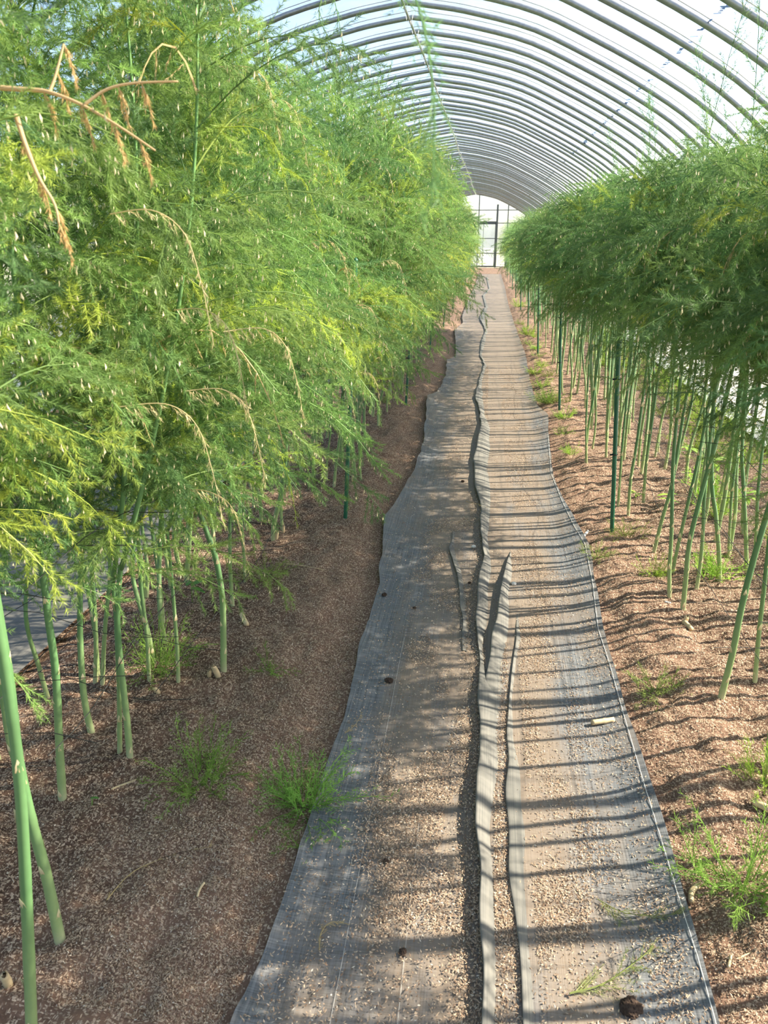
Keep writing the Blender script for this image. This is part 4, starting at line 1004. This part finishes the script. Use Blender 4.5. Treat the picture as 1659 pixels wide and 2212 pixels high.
# ------------------------------------------------------------------ seedlings and weeds on the beds
def clump(seed, n, h, spread, col, width=.0020):
    g = np.random.default_rng(seed); TT = []; CC = []
    for i in range(n):
        a = g.uniform(0, 2 * PI); e = g.uniform(.25, 1.3); l = h * g.uniform(.5, 1.1)
        r0 = np.array([math.cos(a), math.sin(a), 0]) * g.uniform(0, spread)
        d = np.array([math.cos(a) * math.cos(e), math.sin(a) * math.cos(e), math.sin(e)])
        P = [r0, r0 + d * l * .5, r0 + d * l + np.array([0, 0, -.12 * l])]
        T, c = spray(P, 9, l * .45, np.array(col) * g.uniform(.7, 1.25), g, False, width, .010, (.012, .024), .0014, .1, 2)
        TT.append(T); CC.append(c)
    T = np.concatenate(TT); T[:, :, 2] = np.maximum(T[:, :, 2], -.01)
    return soup('fern_tuft', T, np.concatenate(CC), [M_needle])
KG = (.25, .41, .08); KY = (.36, .54, .08); KO = (.27, .34, .09)
tuft = {'a': clump(900, 30, .17, .07, KG), 'b': clump(901, 46, .20, .05, KG), 'c': clump(902, 26, .15, .07, KY), 'd': clump(903, 24, .12, .09, KO), 'e': clump(904, 7, .11, .02, KG)}
WL = [('a', 1.0, 'low feathery asparagus seedling spreading flat beside the close stalk pair'), ('b', 1.0, 'bushy bright green asparagus seedling at the left fabric edge'), ('d', 1.0, 'round olive green clump beside a slim stalk in the left bed'),
      ('e', 1.0, 'tiny faint green seedling in the bare middle of the left bed'), ('a', 1.15, 'large green seedling clump in the near right bed by the frame edge'), ('c', .8, 'bright yellow-green weed at the frame edge above the pale stick'),
      ('d', .8, 'thin dull green weed in front of the long leaning right stalk'), ('b', .95, 'bushy green clump at the right fabric edge before the second right pole'), ('c', .9, 'sunlit weed clump at the right fabric edge, beyond the bushy one'),
      ('c', .7, 'small yellow-green weed left of the straight right stalk'), ('c', 1.1, 'bright green upright weed between stalks of the right bed'), ('c', 1.2, 'sunlit grass clump at the right bed edge before the third right pole'),
      ('c', 1.4, 'sunlit grass clump at the right bed edge after the third right pole'), ('d', 1.0, 'faint green clump on the left bed before the second left pole'), ('e', .9, 'little green tuft by the stalk right of the first left pole'),
      ('c', 1.0, 'yellow-green weed deep between the right stalks'), ('a', 1.1, 'dark feathery seedling around the upright stalks left of the elbowed stalk'), ('d', .9, 'brownish weed right of the first right pole foot'),
      ('d', .7, 'dry brownish weed near the turned-up fabric edge'), ('e', .8, 'small dull seedling before the bushy one on the left bed'), ('e', 1.0, 'thin seedling left of the large clump in the near right bed')]
for (x, y, z), (k, s, lab) in zip(weeds, WL):
    o = place(tuft[k], 'seedling', (x, y, float(ground(x, y))), lab, 'seedling', (0, 0, random.uniform(0, 6)), s)

# sunlit tufts along the back of the right bed
for i in range(32):
    y = 2.9 + i * .30 + random.uniform(-.12, .12); x = random.uniform(1.40, 2.0)
    lab = f'{ordw(i + 1)} sunlit yellow-green tuft from the near end along the back of the right bed'
    place(tuft['cdc'[i % 3]], 'seedling', (x, y, float(ground(x, y))), lab, 'seedling', (0, 0, random.uniform(0, 6)), random.uniform(1.2, 2.3), 'sunlit tufts along the back of the right bed')

for i in range(14):
    y = 5.2 + i * .62 + random.uniform(-.15, .15); x = random.uniform(.60, .74)
    place(tuft['cd'[i % 2]], 'seedling', (x, y, float(ground(x, y))), f'{ordw(i + 1)} low green tuft past the first pole along the path edge of the right bed', 'seedling', (0, 0, random.uniform(0, 6)), random.uniform(.6, 1.0), 'low green tufts along the path edge of the right bed')

def leafy(seed, n, size, col):
    g = np.random.default_rng(seed); m = MB(); leaves = []
    h = size * 1.6
    m.tube([(0, 0, -.01), (.003, .002, h * .5), (.004, .004, h)], [.0022, .0018, .0012], 5, (.25, .38, .10))
    for i in range(n):
        a = i * 2.4 + g.uniform(-.3, .3); e = g.uniform(.0, .6); l = size * g.uniform(.8, 1.3); w = l * .42
        b = MB(); rows = 6
        for j in range(rows):
            t = j / (rows - 1); ww = w * .5 * math.sin(PI * min(.08 + t * .92, 1)) ** .8; zz = math.sin(e) * l * t - .35 * l * t * t
            for s in (-1, 0, 1):
                b.v.append((l * t * math.cos(e), s * ww, zz + (0 if s == 0 else .12 * ww))); b.c.append(tuple(np.array(col) * (1.15 if s == 0 else 1)))
        for j in range(rows - 1):
            for s in (0, 1): b.f.append((j * 3 + s, j * 3 + s + 1, j * 3 + s + 4, j * 3 + s + 3))
        leaves.append((b.mesh('leaf', M_leaf), a, h * g.uniform(.55, 1.0)))
    return m.mesh('stem', M_leaf), leaves
BR = ['broadleaf seedling with three pointed green leaves in the left bed', 'tiny two-leaved sprout in the foreground of the left bed', 'sunlit broadleaf weed beside the strongly slanting right stalks', 'sunlit broadleaf weed by the third stalk right of the first right pole',
      'bright leafy weed deep in the right bed near the frame edge', 'bright leafy weed between far stalks of the right bed, left of two', 'bright leafy weed between far stalks of the right bed, right of two', 'bright leafy weed at the back of the right bed by the pale sheet']
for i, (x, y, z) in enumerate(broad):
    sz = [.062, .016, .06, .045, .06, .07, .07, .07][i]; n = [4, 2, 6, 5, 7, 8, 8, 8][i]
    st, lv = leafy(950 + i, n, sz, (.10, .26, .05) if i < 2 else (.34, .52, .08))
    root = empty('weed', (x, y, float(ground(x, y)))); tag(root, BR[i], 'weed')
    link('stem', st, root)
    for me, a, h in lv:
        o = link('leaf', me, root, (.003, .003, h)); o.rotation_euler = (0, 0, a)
